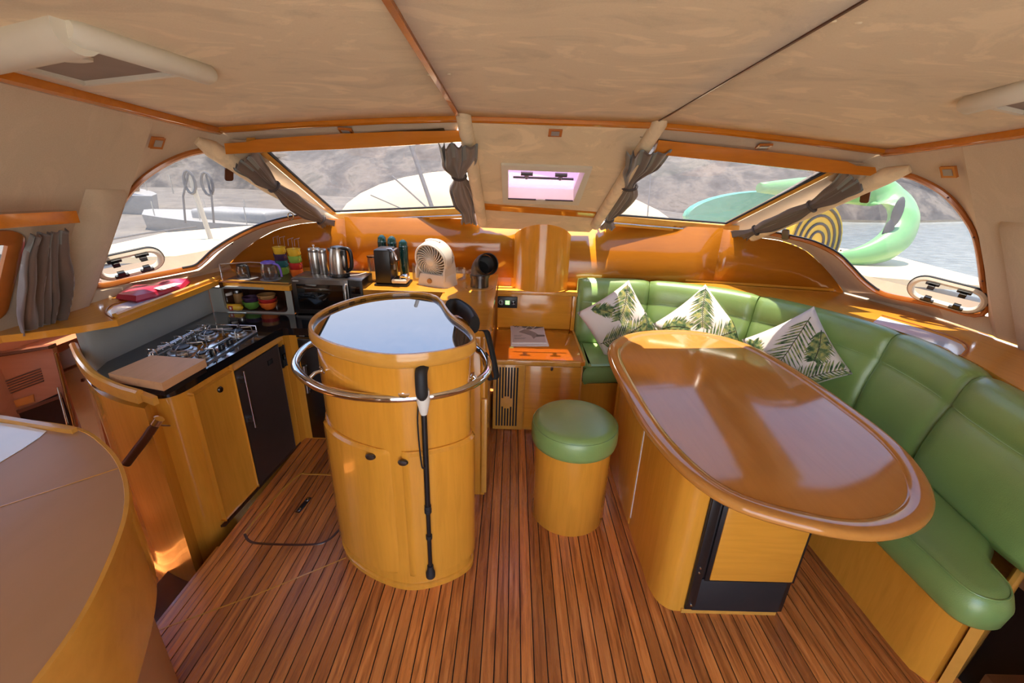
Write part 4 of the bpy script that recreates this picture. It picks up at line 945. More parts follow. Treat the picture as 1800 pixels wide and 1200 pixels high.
# doors wrapped round the front
def arc_pts(P, x0, x1, ymax):
    out = [p for p in P if x0 <= p.x <= x1 and p.y < ymax]; return out[::-1]
FrontB = spline(DS, 4, True)
FrontB = inset_s(FrontB, .022)
def door(x0, x1, ymax, lab):
    P = arc_pts(FrontB, x0, x1, ymax); P = resample(P, 22); n = len(P); outn = []
    fr = frames(P, False, Vector((0, 0, 1)))
    rows = []
    zz = [.075, .085, .10, .66, .672, .682, .688]
    c = Vector((-.46, 1.72, 0))
    bm = bmesh.new(); G = []
    for z in zz:
        row = []
        for i, (p, t, s, b) in enumerate(fr):
            o_ = s if (p-c).dot(s) > 0 else -s
            e = min(1, min(i, n-1-i)/1.2); ez = 1.0 if .085 <= z <= .68 else .35
            row.append(bm.verts.new(Vector((p.x, p.y, z))+o_*(.002+.014*min(e+.25, 1)*ez)))
        G.append(row)
    for a in range(len(zz)-1):
        for i in range(n-1): bm.faces.new((G[a][i], G[a][i+1], G[a+1][i+1], G[a+1][i]))
    edge_loop = [G[0][i] for i in range(n)]+[G[a][n-1] for a in range(1, len(zz))]+[G[-1][i] for i in range(n-2, -1, -1)]+[G[a][0] for a in range(len(zz)-2, 0, -1)]
    low = [bm.verts.new(Vector((v.co.x, v.co.y, v.co.z)).lerp(Vector((c.x, c.y, v.co.z)), .05)) for v in edge_loop]; m = len(low)
    for i in range(m): bm.faces.new((edge_loop[i], edge_loop[(i+1) % m], low[(i+1) % m], low[i]))
    return finish(bm, 'door', M['maple'], dc, 40), P
d1, Pa = door(-.86, -.425, 1.62, ''); d2, Pb = door(-.384, -.09, 1.50, '')
for d_, px in ((d1, (649, 807)), (d2, (709, 811))):
    p = ony(px[0], px[1], 1.32); nn = Vector((.02, -1, 0))
    p = Vector((p.x, min(fb.y for fb in FrontB if abs(fb.x-p.x) < .02)-.016, p.z))
    lathe('door_knob', [(0, 0), (.016, 0), (.017, .004), (.013, .010), (0, .011)], (0, 0, 0), M['steel_dark'], d_, 18, M=Matrix.Translation(p) @ Matrix.Rotation(PI/2, 4, 'X') @ Matrix.Diagonal((1.15, .8, 1, 1)))
# chrome grab rail round the console
RP = [onz(x, y, .90) for x, y in ((535, 588), (521, 608), (519, 640), (545, 672), (600, 692), (680, 700), (760, 695), (820, 680), (852, 660), (858, 640), (850, 622), (838, 612))]
RP[0] = Vector((-.80, 1.93, .90)); RP[1] = Vector((-.895, 1.80, .90))
RS = spline(RP, 8)
tube('grab_rail', RS, .0165, M['chrome'], dc, 14)
for x, y, yy in ((570, 652, 1.52), (712, 682, 1.31), (836, 622, 1.5)):
    e = ony(x, y, yy); near = min(RS, key=lambda p: (p-e).length)
    cN = min(FrontB, key=lambda p: (Vector((p.x, p.y, .915))-near).length); b_ = Vector((cN.x, cN.y, .925))
    tube('rail_post', [near, near.lerp(b_, .5)+Vector((0, 0, .01)), b_], .007, M['chrome'], dc, 8)
    dd = (near-b_).normalized(); lathe('post_flange', [(0, 0), (.02, 0), (.018, .004), (0, .005)], (0, 0, 0), M['chrome'], dc, 14, M=Matrix.Translation(b_) @ dd.to_track_quat('Z', 'Y').to_matrix().to_4x4())
# black pouch in the notch and its strap
pc_ = thing('strap_pouch', 'black padded pouch wedged behind the curved sink rim', 'pouch', (-.21, 1.86, .956))
pp = [onz(x, y, 1.03) for x, y in ((786, 531), (802, 531), (818, 541), (827, 552), (830, 560))]
rings = []
for i, p in enumerate(spline(pp, 4)):
    u = i/16; h = .07*math.sin(PI*min(1, .15+u*.8))**.5; w = .022
    rings.append([Vector((p.x+w*math.cos(a)+.012, p.y+w*.6*math.cos(a), 1.005+(.040*math.sin(a) if math.sin(a) > 0 else .045*math.sin(a)))) for a in [2*PI*k/12 for k in range(12)]])
loft('padded_body', rings, M['black_rubber'], pc_, smooth=70)
tube('piping', [r[3] for r in rings], .003, M['black_webbing'], pc_, 6)
# webbing strap hanging beside
st = thing('webbing_strap', 'black webbing strap hanging in a loop beside the grab rail', 'strap', ony(865, 660, 1.85))
s1 = spline([ony(845, 580, 1.84), ony(855, 583, 1.82), ony(863, 612, 1.80), ony(870, 645, 1.79), ony(872, 664, 1.79), ony(862, 667, 1.78), ony(856, 650, 1.78), ony(850, 625, 1.78), ony(840, 613, 1.78)], 6)
sweep('band', s1, [(-.002, -.001), (.002, -.001), (.002, .001), (-.002, .001)], M['black_webbing'], st, up=Vector((.25, -1, 0)).normalized())
o = st.children[0]; bpy.data.objects.remove(o, do_unlink=True)
A_ = []; B_ = []
for p, t, s, b in frames(s1, False, Vector((.25, -1, 0)).normalized()): A_.append(p+Vector((-.011, -.004, 0))); B_.append(p+Vector((.013, .006, 0)))
o = strip('band', A_, B_, M['black_webbing'], st, smooth=60); md = o.modifiers.new('thick', 'SOLIDIFY'); md.thickness = .003
# ---- walking stick leaning on the rail
ws = thing('walking_stick', 'black folding walking stick leaning against the chrome rail', 'walking stick', onz(757, 1020, 0))
tip = onz(757, 1017, .012); tip.y -= .0; topp = Vector((-.300, 1.305, .93))
rl = min(RS, key=lambda p: abs(p.x-(-.30))); topp = Vector((rl.x+.012, rl.y-.032, .915))
tip = ony(757, 1008, 1.318)
dirn = (topp-tip).normalized()
tube('shaft', [tip, tip.lerp(topp, .45)], .0085, M['black_plastic'], ws, 12); tube('shaft', [tip.lerp(topp, .42), topp], .0105, M['black_plastic'], ws, 12)
for u, r in ((.24, .0125), (.40, .014), (.42, .013)): tube('clip', [tip.lerp(topp, u-.01), tip.lerp(topp, u+.01)], r, M['black_rubber'], ws, 12)
lathe('rubber_tip', [(0, -.012), (.019, -.012), (.019, .008), (.013, .022), (.012, .045), (0, .046)], (0, 0, 0), M['black_rubber'], ws, 16, M=Matrix.Translation(tip) @ dirn.to_track_quat('Z', 'Y').to_matrix().to_4x4())
nk = tube('neck', [topp-dirn*.065, topp-dirn*.05, topp-dirn*.01, topp+dirn*.03], [.012, .016, .0235, .022], M['white_plastic'], ws, 14)
gr = spline([topp+dirn*.0+Vector((0, -.010, 0)), topp+dirn*.03+Vector((-.001, -.014, 0)), topp+dirn*.07+Vector((-.002, -.012, 0)), topp+dirn*.098+Vector((-.003, .0, 0)), topp+dirn*.104+Vector((-.003, .045, .0))], 4)
tube('grip', gr, [.013, .017, .020]+[.021]*(len(gr)-5)+[.021, .014], M['black_rubber'], ws, 14)
tube('wrist_cord', spline([topp+dirn*.0+Vector((-.014, -.004, 0)), topp-dirn*.10+Vector((-.022, -.006, 0)), topp-dirn*.27+Vector((-.014, -.010, 0)), topp-dirn*.275+Vector((.0, -.014, 0))], 5), .003, M['black_webbing'], ws, 6)
# ================================================================== MIDDLE CABINET AND SHELF
mc = thing('side_cabinet', 'low maple cabinet with vent grille between galley and sofa', 'cabinet', (.19, 2.8, 0))
cx0, cx1, cy0, cy1, czt = -.098, .482, 2.565, 3.185, .522
box('carcass', cx0, cx1, cy0+.012, cy1, 0, czt-.03, M['maple_x'], mc, 0)
box('top', cx0, cx1+.008, cy0, cy1, czt-.03, czt, M['maple_dark'], mc, .004)
box('front_lip', cx0+.005, cx1-.02, cy0-.012, cy0+.012, czt-.032, czt+.002, M['edge_wood'], mc, .005)
sweep('side_lip', [Vector((cx1+.004, cy0+.01, czt-.01)), Vector((cx1+.004, cy1, czt-.01))], [(-.008, -.02), (.008, -.02), (.008, .016), (-.008, .016)], M['edge_wood'], mc)
vx0, vx1 = ony(869, 700, cy0).x, ony(920, 700, cy0).x
vp = box('vent_panel', vx0, vx1, cy0-.004, cy0+.012, .006, czt-.034, M['edge_wood'], mc, .003)
nsl = 8
for k in range(nsl):
    x = lerp(vx0+.016, vx1-.045, k/(nsl-1)); cz_ = .215
    segs = [(.035, czt-.05)]
    if 2 <= k <= 5: hgt = (.045 if k in (3, 4) else .032); segs = [(.035, cz_-hgt), (cz_+hgt, czt-.05)]
    for z0, z1 in segs: box('vent_slot', x-.0055, x+.0055, cy0-.0052, cy0-.003, z0, z1, M['caulk'], vp, 0)
dr = box('door', vx1+.006, cx1-.012, cy0-.004, cy0+.012, .02, czt-.036, M['maple_x'], mc, .004)
kp_ = ony(970, 648, cy0-.01); lathe('door_knob', [(0, 0), (.010, 0), (.011, .004), (.008, .009), (0, .010)], (0, 0, 0), M['steel_dark'], dr, 14, M=Matrix.Translation(kp_) @ Matrix.Rotation(PI/2, 4, 'X') @ Matrix.Diagonal((.8, 1.2, 1, 1)))
bk = thing('shelf_backboard', 'maple backboard carrying the small black control panel', 'panel', (.19, 3.19, .52))
box('board', cx0, cx1-.02, 3.188, 3.202, czt, .795, M['maple_x'], bk, .002)
box('end_post', cx1-.018, cx1+.012, 3.16, 3.20, czt, .795, M['maple'], bk, .003)
ms = thing('column_shelf', 'narrow maple shelf with pale edge under the round column', 'shelf', (.19, 3.2, .82))
box('shelf_board', -.098, .50, 3.17, 3.34, .795, .823, M['maple_x'], ms, .002)
box('edge_strip', -.098, .505, 3.150, 3.172, .795, .824, M['edge_wood'], ms, .005)
# control panel
cpn = thing('control_panel', 'small black control panel with green display on the backboard', 'control panel', ony(891, 530, 3.185))
a, b = ony(875, 520, 3.186), ony(909, 541, 3.186)
box('bezel', a.x, b.x, 3.172, 3.188, b.z, a.z, M['black_plastic'], cpn, .005)
mx_, mz_ = (a.x+b.x)/2, (a.z+b.z)/2
box('screen', mx_-.016, mx_+.016, 3.169, 3.174, mz_-.016, mz_+.014, M['display'], cpn, .001)
for k in (-.045, .045): lathe('dial', [(0, 0), (.017, 0), (.015, .008), (0, .009)], (0, 0, 0), M['black_gloss'], cpn, 18, M=Matrix.Translation((mx_+k, 3.172, mz_)) @ Matrix.Rotation(PI/2, 4, 'X'))
tube('dial_ring', [Vector((mx_-.045+.019*math.cos(a_), 3.1705, mz_+.019*math.sin(a_))) for a_ in [rad(60+k*15) for k in range(17)]], .0012, M['c_paper'], cpn, 5)
# magazines
def mag(z0, z1, pxs, lab, mat, cover):
    P = [onz(x, y, z1) for x, y in pxs]
    t = thing('magazine', lab, 'magazine', sum(P, Vector())/4, group='magazines on the low cabinet')
    prism('pages', [V2(p) for p in P], z0, z1-.001, M['c_paper'], t, 0)
    c = sum(P, Vector())/4
    prism('cover', [V2(p) for p in P], z1-.001, z1, mat, t, 0)
    return t, P
mag(czt, czt+.006, ((898, 578), (955, 577), (965, 607), (898, 607)), 'lower magazine of the pair on the low cabinet', M['c_paper'], False)
mt, P = mag(czt+.0062, czt+.014, ((897, 570), (955, 569), (961, 602), (900, 602)), 'upper fashion magazine with grey cover photo on the low cabinet', M['c_paper'], True)
def onmag(u, v, dz=.0): return (P[0].lerp(P[1], u)).lerp(P[3].lerp(P[2], u), v)+Vector((0, 0, .0006+dz))
def magpatch(name, uv, mat, dz=0): return poly(name, [onmag(u, v, dz) for u, v in uv], [tuple(range(len(uv)))], mat, mt)
magpatch('photo_background', [(.02, .02), (.98, .02), (.98, .98), (.02, .98)], plain('mag_grey', (196, 186, 184), .3, var=.05))
magpatch('photo_hair', [(.35, .02), (.98, .02), (.98, .2), (.7, .3), (.5, .32), (.33, .2)], M['c_ink'], .0002)
magpatch('photo_figure', [(.22, .45), (.4, .3), (.55, .36), (.72, .5), (.8, .62), (.64, .82), (.58, .66), (.42, .56)], plain('mag_mid', (122, 110, 108), .3), .0003)
magpatch('photo_sleeve', [(.74, .6), (.98, .62), (.98, .7), (.72, .72)], M['c_ink'], .0004)
for k, (v, w) in enumerate(((.62, .24), (.67, .2), (.76, .34), (.8, .3))): magpatch('cover_line', [(.08, v), (.08+w, v), (.08+w, v+.025), (.08, v+.025)], M['c_grey'], .0003)
def stroke(pts, r, mat): tube('masthead_stroke', [onmag(u, v, .0012) for u, v in pts], r, mat, mt, 5)
stroke([(.06, .06), (.13, .16), (.24, .05)], .0028, M['c_ink']); stroke([(.20, .18), (.30, .07), (.38, .14)], .0022, M['c_ink'])
stroke([(.24, .30), (.34, .18), (.48, .26)], .0018, M['c_paper']); stroke([(.42, .30), (.6, .06)], .0016, M['c_paper']); stroke([(.5, .05), (.7, .28)], .0016, M['c_paper']); stroke([(.62, .32), (.84, .06)], .0026, M['c_paper'])

# ================================================================== SOFA
sf = thing('corner_sofa', 'green leather corner sofa wrapping round the dining table', 'sofa', (1.6, 2.2, 0))
# plan of back (rear top edge) and derived front
RB = [Vector(v) for v in ((.492, 3.225, 0), (1.03, 3.215, 0), (1.45, 3.06, 0), (1.72, 2.83, 0), (1.95, 2.5, 0), (2.075, 2.15, 0), (2.06, 1.8, 0), (1.99, 1.55, 0), (1.93, 1.25, 0), (1.90, 1.02, 0))]
RBs = spline(RB, 10)
def off_r(P, k): return [p+s*k for p, t, s, b in frames(P, False, Vector((0, 0, 1)))]     # right of travel = towards the table
ZT, ZS = .935, .475
bounds = []
for x, y in ((1140, 490), (1342, 518), (1590, 582), (1745, 657)):
    q = onz(x, y, ZT); bounds.append(min(range(len(RBs)), key=lambda i: (Vector((RBs[i].x, RBs[i].y, 0))-Vector((q.x, q.y, 0))).length))
bounds = [0]+bounds+[len(RBs)-1]
# (across, height) profile of a padded back cushion: across measured towards the table
PROF = [(.0, .62), (.0, ZT-.03), (.014, ZT-.006), (.04, ZT), (.075, ZT-.004), (.102, ZT-.024), (.118, ZT-.06), (.136, ZT-.14), (.131, ZT-.155), (.142, ZT-.17), (.170, ZS+.20), (.188, ZS+.10), (.196, ZS+.02), (.18, ZS-.02), (.0, ZS-.02)]
for k in range(5):
    seg_ = RBs[bounds[k]:bounds[k+1]+1]; seg_ = resample(seg_, 14); n = len(seg_)
    fr = frames(seg_, False, Vector((0, 0, 1))); rings = []
    for i, (p, t, s, b) in enumerate(fr):
        e = min(i, n-1-i); f = (0, .72, .92, 1)[min(e, 3)]; sh = .0035*(1 if i == 0 else -1 if i == n-1 else 0)
        rings.append([Vector((p.x, p.y, 0))+t*sh*1.5+s*(a*(.82+.18*f) if a > .05 else a)+Vector((0, 0, h-(1-f)*.012*(h > ZS+.1))) for a, h in PROF])
    o = loft('back_cushion', rings, M['green_leather'], sf, smooth=75)
    # pleat lines: short creases
    for i in (4, 9):
        p, t, s, b = fr[i]; a = Vector((p.x, p.y, ZT-.20))+s*.149
        tube('seam', [a-t*.05+s*.0, a, a+t*.06-Vector((0, 0, .012))], .003, M['green_leather'], o, 6)
    sm = [Vector((p.x, p.y, ZT-.155))+s*(.131*(.82+.18*((0, .72, .92, 1)[min(min(i, n-1-i), 3)]))) for i, (p, t, s, b) in enumerate(fr)]
    tube('seam', sm[1:-1], .0025, M['green_leather'], o, 6)
# seat: polygon between back front and seat front
def seat_poly(front_off, back_k=.14):
    inner = [Vector(v) for v in ((.494, 2.60, 0), (.80, 2.62, 0), (1.12, 2.52, 0), (1.34, 2.26, 0), (1.425, 1.9, 0), (1.44, 1.5, 0), (1.445, 1.12, 0))]
    return inner
inn_ = spline(seat_poly(0), 8)
nose = spline([Vector((1.445, 1.12, 0)), Vector((1.452, 1.0, 0)), Vector((1.50, .955, 0)), Vector((1.57, .958, 0)), Vector((1.63, 1.01, 0)), Vector((1.66, 1.10, 0))], 5)
bk_in = [p for p in off_r(RBs, .15) if p.y > 1.28]
tail = [Vector((1.69, 1.145, 0)), Vector((1.77, 1.205, 0))]
out_ = inn_+nose[1:]+tail+bk_in[::-1]
def ringz(P, z, k=0):
    if not k: return [Vector((p.x, p.y, z)) for p in P]
    c = sum(P, Vector())/len(P)
    Q = [p+s*k for p, t, s, b in frames(P, True, Vector((0, 0, 1)))]
    return [Vector((p.x, p.y, z)) for p in Q]
_fr = frames(out_, True, Vector((0, 0, 1))); ks = 1 if (Vector((1.7, 2.2, 0))-_fr[20][0]).dot(_fr[20][2]) > 0 else -1
bm = bmesh.new(); levels = [(ringz(out_, .345, .012*ks)), (ringz(out_, .36, 0)), ringz(out_, .42, -.006*ks), ringz(out_, .455, .006*ks), ringz(out_, .47, .022*ks), ringz(out_, .476, .05*ks)]
VV = [[bm.verts.new(p) for p in r] for r in levels]
for i in range(len(VV)-1):
    for j in range(len(out_)):
        try: bm.faces.new((VV[i][j], VV[i][(j+1) % len(out_)], VV[i+1][(j+1) % len(out_)], VV[i+1][j]))
        except ValueError: pass
bm.faces.new(VV[-1]); bm.faces.new(VV[0][::-1]); bmesh.ops.triangulate(bm, faces=[f for f in bm.faces if len(f.verts) > 4])
finish(bm, 'seat_cushion', M['green_leather'], sf, 60)
# seat welt line along the front edge
tube('seat_piping', [Vector((p.x, p.y, .468))+s*(.016 if True else 0) for p, t, s, b in frames((inn_+nose[1:])[::-1], False, Vector((0, 0, 1)))], .003, M['green_leather'], sf, 6)
# base
bi = [p+s*.0 for p, t, s, b in frames(inn_, False, Vector((0, 0, 1)))]
base = [Vector((p.x+.05*(1 if p.x > 1.2 else 0), p.y+.05*(1 if p.y > 2.2 else 0), 0)) for p in inn_]+[Vector((1.50, 1.06, 0)), Vector((1.53, 1.015, 0)), Vector((1.60, 1.03, 0)), Vector((1.70, 1.10, 0)), Vector((1.95, 1.24, 0))]+[Vector((p.x, p.y, 0)) for p in off_r(RBs, .03)[::-1] if p.y > 1.26]
bm = bmesh.new(); addprism(bm, [V2(p) for p in base], 0, .344); bmesh.ops.triangulate(bm, faces=[f for f in bm.faces if len(f.verts) > 4]); finish(bm, 'base', M['maple'], sf, 35)
# end panel with rounded top at the near end
ep = [Vector((1.565, 1.00, 0)), Vector((1.75, 1.105, 0)), Vector((1.95, 1.225, 0)), Vector((2.15, 1.36, 0))]
eh = (.335, .40, .515, .52); bm = bmesh.new(); G = []
for (q, t_, s_, b_), h_ in zip(frames(ep, False, Vector((0, 0, 1))), eh): G.append([bm.verts.new(Vector((q.x, q.y, z_))+s_*k_) for k_, z_ in ((-.014, 0), (.014, 0), (.014, h_-.01), (.006, h_), (-.006, h_), (-.014, h_-.01))])
for i in range(3):
    for j in range(6): bm.faces.new((G[i][j], G[i][(j+1) % 6], G[i+1][(j+1) % 6], G[i+1][j]))
bm.faces.new(G[0][::-1]); bm.faces.new(G[-1]); finish(bm, 'end_panel', M['edge_wood'], sf, 40)

# shelf behind the sofa
ss = thing('sofa_shelf', 'maple shelf behind the sofa back along the right cabin side', 'shelf', (2.2, 2.3, .93))
so_ = [Vector((p.x, p.y, 0)) for p in off_r(RBs, -.004)]
so_ = [p for p in so_ if p.x > 1.25]
so_ = resample(so_+[Vector((1.93, .6, 0))], 40); ou_ = resample([Vector(v) for v in ((1.45, 3.17, 0), (2.33, 3.0, 0), (2.43, 2.6, 0), (2.535, 2.28, 0), (2.54, 1.6, 0), (2.54, .6, 0))], 40)
bm = bmesh.new(); G = [[bm.verts.new((q.x, q.y, z)) for q in L_] for z in (.925, .895) for L_ in (so_, ou_)]
for i in range(39):
    bm.faces.new((G[0][i], G[0][i+1], G[1][i+1], G[1][i])); bm.faces.new((G[2][i], G[3][i], G[3][i+1], G[2][i+1])); bm.faces.new((G[0][i], G[2][i], G[2][i+1], G[0][i+1]))
finish(bm, 'shelf_top', M['maple_y'], ss, 30)
lid = [onz(x, y, .9265) for x, y in ((1535, 566), (1548, 556), (1600, 572), (1660, 592), (1690, 605), (1697, 614), (1690, 622), (1682, 624), (1665, 612), (1600, 588))]
pane('inset_lid', lid, M['lid_blue'], ss, Vector((0, 0, 1)), .003)
sweep('lid_rim', spline([onz(x, y, .927) for x, y in ((1550, 554), (1604, 569), (1664, 588), (1695, 602), (1702, 614), (1690, 627))], 4), [(-.004, 0), (.004, 0), (.003, .003), (-.003, .003)], M['maple_red'], ss)
sweep('back_fillet', [Vector((x, wyr(x)-.012, .925)) for x in span(1.3, 2.3, 6)], [(-.008, 0), (.008, 0), (.008, .016), (-.008, .016)], M['maple_x'], ss)
# dark low bulkhead at the lower right corner
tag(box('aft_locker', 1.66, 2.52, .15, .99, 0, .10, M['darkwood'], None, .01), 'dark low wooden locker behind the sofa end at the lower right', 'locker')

# ================================================================== DINING TABLE
ZTb = .70
tp = [(1065, 610), (1100, 585), (1165, 578), (1240, 582), (1330, 608), (1430, 665), (1500, 714), (1570, 765), (1625, 822), (1650, 880), (1625, 922), (1540, 943), (1400, 918), (1250, 866), (1140, 760), (1090, 672)]
TP = [onz(x, y, ZTb) for x, y in tp]
tc_ = sum(TP, Vector())/len(TP)
TS = spline([Vector((p.x, p.y, 0)) for p in TP], 6, True)
# smooth the outline a little
for _ in range(6): TS = [(TS[i-1]+TS[i]*2+TS[(i+1) % len(TS)])/4 for i in range(len(TS))]
_f = frames(TS, True, Vector((0, 0, 1))); tsg = 1 if (tc_-_f[3][0]).dot(Vector((_f[3][2].x, _f[3][2].y, 0))) > 0 else -1
def tin(k):
    Q = TS
    for _ in range(6): Q = [p+s*(k/6*tsg) for p, t, s, b in frames(Q, True, Vector((0, 0, 1)))]
    return Q
tb_ = thing('dining_table', 'long oval glossy wooden dining table on a cabinet base', 'table', (tc_.x, tc_.y, 0))
R_ = lambda k, z: [Vector((p.x, p.y, z)) for p in (tin(k) if k else TS)]
bm = bmesh.new(); lv = [R_(.03, ZTb-.036), R_(.006, ZTb-.032), R_(0, ZTb-.022), R_(.002, ZTb-.008), R_(.012, ZTb-.001), R_(.02, ZTb), R_(.058, ZTb), R_(.066, ZTb-.007), R_(.072, ZTb-.009)]
VV = [[bm.verts.new(p) for p in r] for r in lv]; n = len(TS)
for i in range(len(VV)-1):
    for j in range(n): bm.faces.new((VV[i][j], VV[i][(j+1) % n], VV[i+1][(j+1) % n], VV[i+1][j]))
bm.faces.new(VV[0][::-1]); finish(bm, 'table_rim', M['table_wood'], tb_, 50)
bm = bmesh.new(); addprism(bm, [V2(p) for p in tin(.0725)], ZTb-.02, ZTb-.0085); finish(bm, 'table_top', M['table_wood'], tb_, None)
# base cabinet with built-in cooler
bx0, bx1, by0, by1 = .63, 1.135, 1.262, 2.25
bp = [(bx0, by1), (bx0, by0+.12)]+[V2(v) for v in spline([Vector((bx0+.002, by0+.10, 0)), Vector((bx0+.018, by0+.045, 0)), Vector((bx0+.055, by0+.008, 0)), Vector((bx0+.10, by0, 0))], 5)]+[(bx1-.02, by0), (bx1, by0+.02), (bx1, by1)]
bs_ = prism('base_cabinet', bp, 0, ZTb-.034, M['maple'], tb_, 0)
box('base_panel', bx0-.004, bx0+.002, 1.72, 2.2, .012, ZTb-.05, M['maple'], bs_, .001)
box('panel_seam', bx0-.003, bx0+.001, 1.708, 1.714, .06, ZTb-.05, M['c_paper'], bs_, 0)
sweep('plinth_edge', [Vector((bx0+.10, by0-.003, 0)), Vector((bx1-.02, by0-.003, 0)), Vector((bx1+.003, by0+.02, 0)), Vector((bx1+.003, by0+.1, 0))], [(-.004, 0), (.004, 0), (.004, .022), (-.004, .022)], M['edge_wood'], bs_)
cl = thing('table_cooler', 'black framed cooler with wooden door panel in the table base', 'cooler', ((bx0+bx1)/2, by0, .02))
fx0, fx1 = bx0+.108, bx1-.004
box('frame', fx0, fx1, by0-.012, by0-.001, .026, ZTb-.04, M['black_plastic'], cl, .003)
box('grille', fx0+.025, fx1-.02, by0-.018, by0-.010, .03, .20, M['black_rubber'], cl, .003)
box('hinge_rail', fx0+.002, fx0+.036, by0-.02, by0-.010, .05, ZTb-.05, M['black_plastic'], cl, .004)
dp = box('door_panel', fx0+.062, fx1-.012, by0-.026, by0-.010, .205, .555, M['maple_x'], cl, .002)
box('door_frame', fx0+.045, fx1, by0-.022, by0-.008, .195, .60, M['black_plastic'], cl, .002)
for z in (.06, .235, .26, .60): lathe('screw', [(0, 0), (.0045, 0), (.003, .003), (0, .003)], (0, 0, 0), M['chrome'], cl, 8, M=Matrix.Translation((fx0+.018, by0-.02, z)) @ Matrix.Rotation(PI/2, 4, 'X'))
# ================================================================== STOOL
sto = thing('round_stool', 'round stool with green leather pad and maple drum body', 'stool', (.328, 1.82, 0))
sc_ = (.328, 1.82, 0)
lathe('drum_body', [(0, 0), (.183, 0), (.186, .004), (.186, .44), (0, .441)], sc_, M['maple'], sto, 48)
lathe('seat_pad', [(0, .436), (.192, .436), (.203, .444), (.208, .465), (.208, .51), (.203, .535), (.190, .552), (.172, .558), (.12, .563), (0, .566)], sc_, M['green_leather'], sto, 48, smooth=60)
tube('pad_seam', [Vector((sc_[0]+2*.10125*math.cos(a), sc_[1]+2*.10125*math.sin(a), .537)) for a in [2*PI*k/48 for k in range(48)]], .0025, M['green_leather'], sto, 6, closed=True)

# ================================================================== CUSHIONS with palm-leaf print
def pillow(lab, center, ux, uy, size, fronds, seed):
    t = thing('scatter_cushion', lab, 'cushion', center, group='palm print cushions on the sofa')
    ux = Vector(ux).normalized(); uy = Vector(uy); uy = (uy-ux*uy.dot(ux)).normalized(); nn = ux.cross(uy).normalized()
    if (CP-Vector(center)).dot(nn) < 0: nn = -nn
    h = size/2; c = Vector(center)
    def bulge(u, v): return .062*(max(0, 1-u**2)**.5)*(max(0, 1-v**2)**.5)
    def at(u, v, side=1, k=0):
        uu = u*(1-.07*(1-v*v)*1.0); vv = v*(1-.07*(1-u*u))
        wr = .003*math.sin(u*9+v*7+seed)*(1-u*u)*(1-v*v)
        return c+ux*(uu*h)+uy*(vv*h)+nn*(side*(bulge(u, v)+wr+k))
    bm = bmesh.new(); N_ = 18; F = [[bm.verts.new(at(-1+2*i/N_, -1+2*j/N_)) for j in range(N_+1)] for i in range(N_+1)]
    Bk = [[F[i][j] if i in (0, N_) or j in (0, N_) else bm.verts.new(at(-1+2*i/N_, -1+2*j/N_, -1)) for j in range(N_+1)] for i in range(N_+1)]
    for i in range(N_):
        for j in range(N_):
            bm.faces.new((F[i][j], F[i+1][j], F[i+1][j+1], F[i][j+1]))
            try: bm.faces.new((Bk[i][j], Bk[i][j+1], Bk[i+1][j+1], Bk[i+1][j]))
            except ValueError: pass
    body = finish(bm, 'cover', M['pillow_white'], t, 120)
    rnd = random.Random(seed)
    def leaflet(bm, p0, p1, w):
        d = (p1[0]-p0[0], p1[1]-p0[1]); L = math.hypot(*d); nx, ny = -d[1]/L, d[0]/L; a = []; b = []
        for k in range(7):
            s = k/6; ww = w*math.sin(PI*min(1, .12+s*.88))**.8*(1-.25*s); x, y = p0[0]+d[0]*s, p0[1]+d[1]*s
            x, y = max(-.97, min(.97, x)), max(-.97, min(.97, y))
            def cl_(q): return max(-.985, min(.985, q))
            a.append(bm.verts.new(at(cl_(x+nx*ww), cl_(y+ny*ww), 1, .0012))); b.append(bm.verts.new(at(cl_(x-nx*ww), cl_(y-ny*ww), 1, .0012)))
        for k in range(6): bm.faces.new((a[k], a[k+1], b[k+1], b[k]))
    for (x0, y0, x1, y1, bend, Ln) in fronds:
        bm = bmesh.new(); st_ = bmesh.new(); n = 20; dx, dy = x1-x0, y1-y0; L = math.hypot(dx, dy); nx, ny = -dy/L, dx/L; mid = []
        for k in range(n+1):
            s = k/n; mid.append((x0+dx*s+nx*bend*math.sin(PI*s), y0+dy*s+ny*bend*math.sin(PI*s)))
        for k in range(1, n):
            s = k/n; l = Ln*(.45+.55*math.sin(PI*min(1, s*.9+.1)))*(.85+.3*rnd.random()); tx, ty = mid[k+1][0]-mid[k-1][0], mid[k+1][1]-mid[k-1][1]; tl = math.hypot(tx, ty); tx /= tl; ty /= tl
            for sg in (-1, 1):
                ca = .55+.15*rnd.random()
                ex, ey = mid[k][0]+(tx*ca+(-ty)*sg*(1-ca*.4))*l, mid[k][1]+(ty*ca+tx*sg*(1-ca*.4))*l
                if max(abs(mid[k][0]), abs(mid[k][1])) < .95: leaflet(bm, mid[k], (ex, ey), .021+.012*rnd.random())
        finish(bm, 'leaf_print', M['leaf_print'], body, None, recalc=False)
        tube('leaf_stem', [at(max(-.96, min(.96, x)), max(-.96, min(.96, y)), 1, .0018) for x, y in mid], .0022, M['leaf_stem'], body, 5)
        st_.free()
    return t
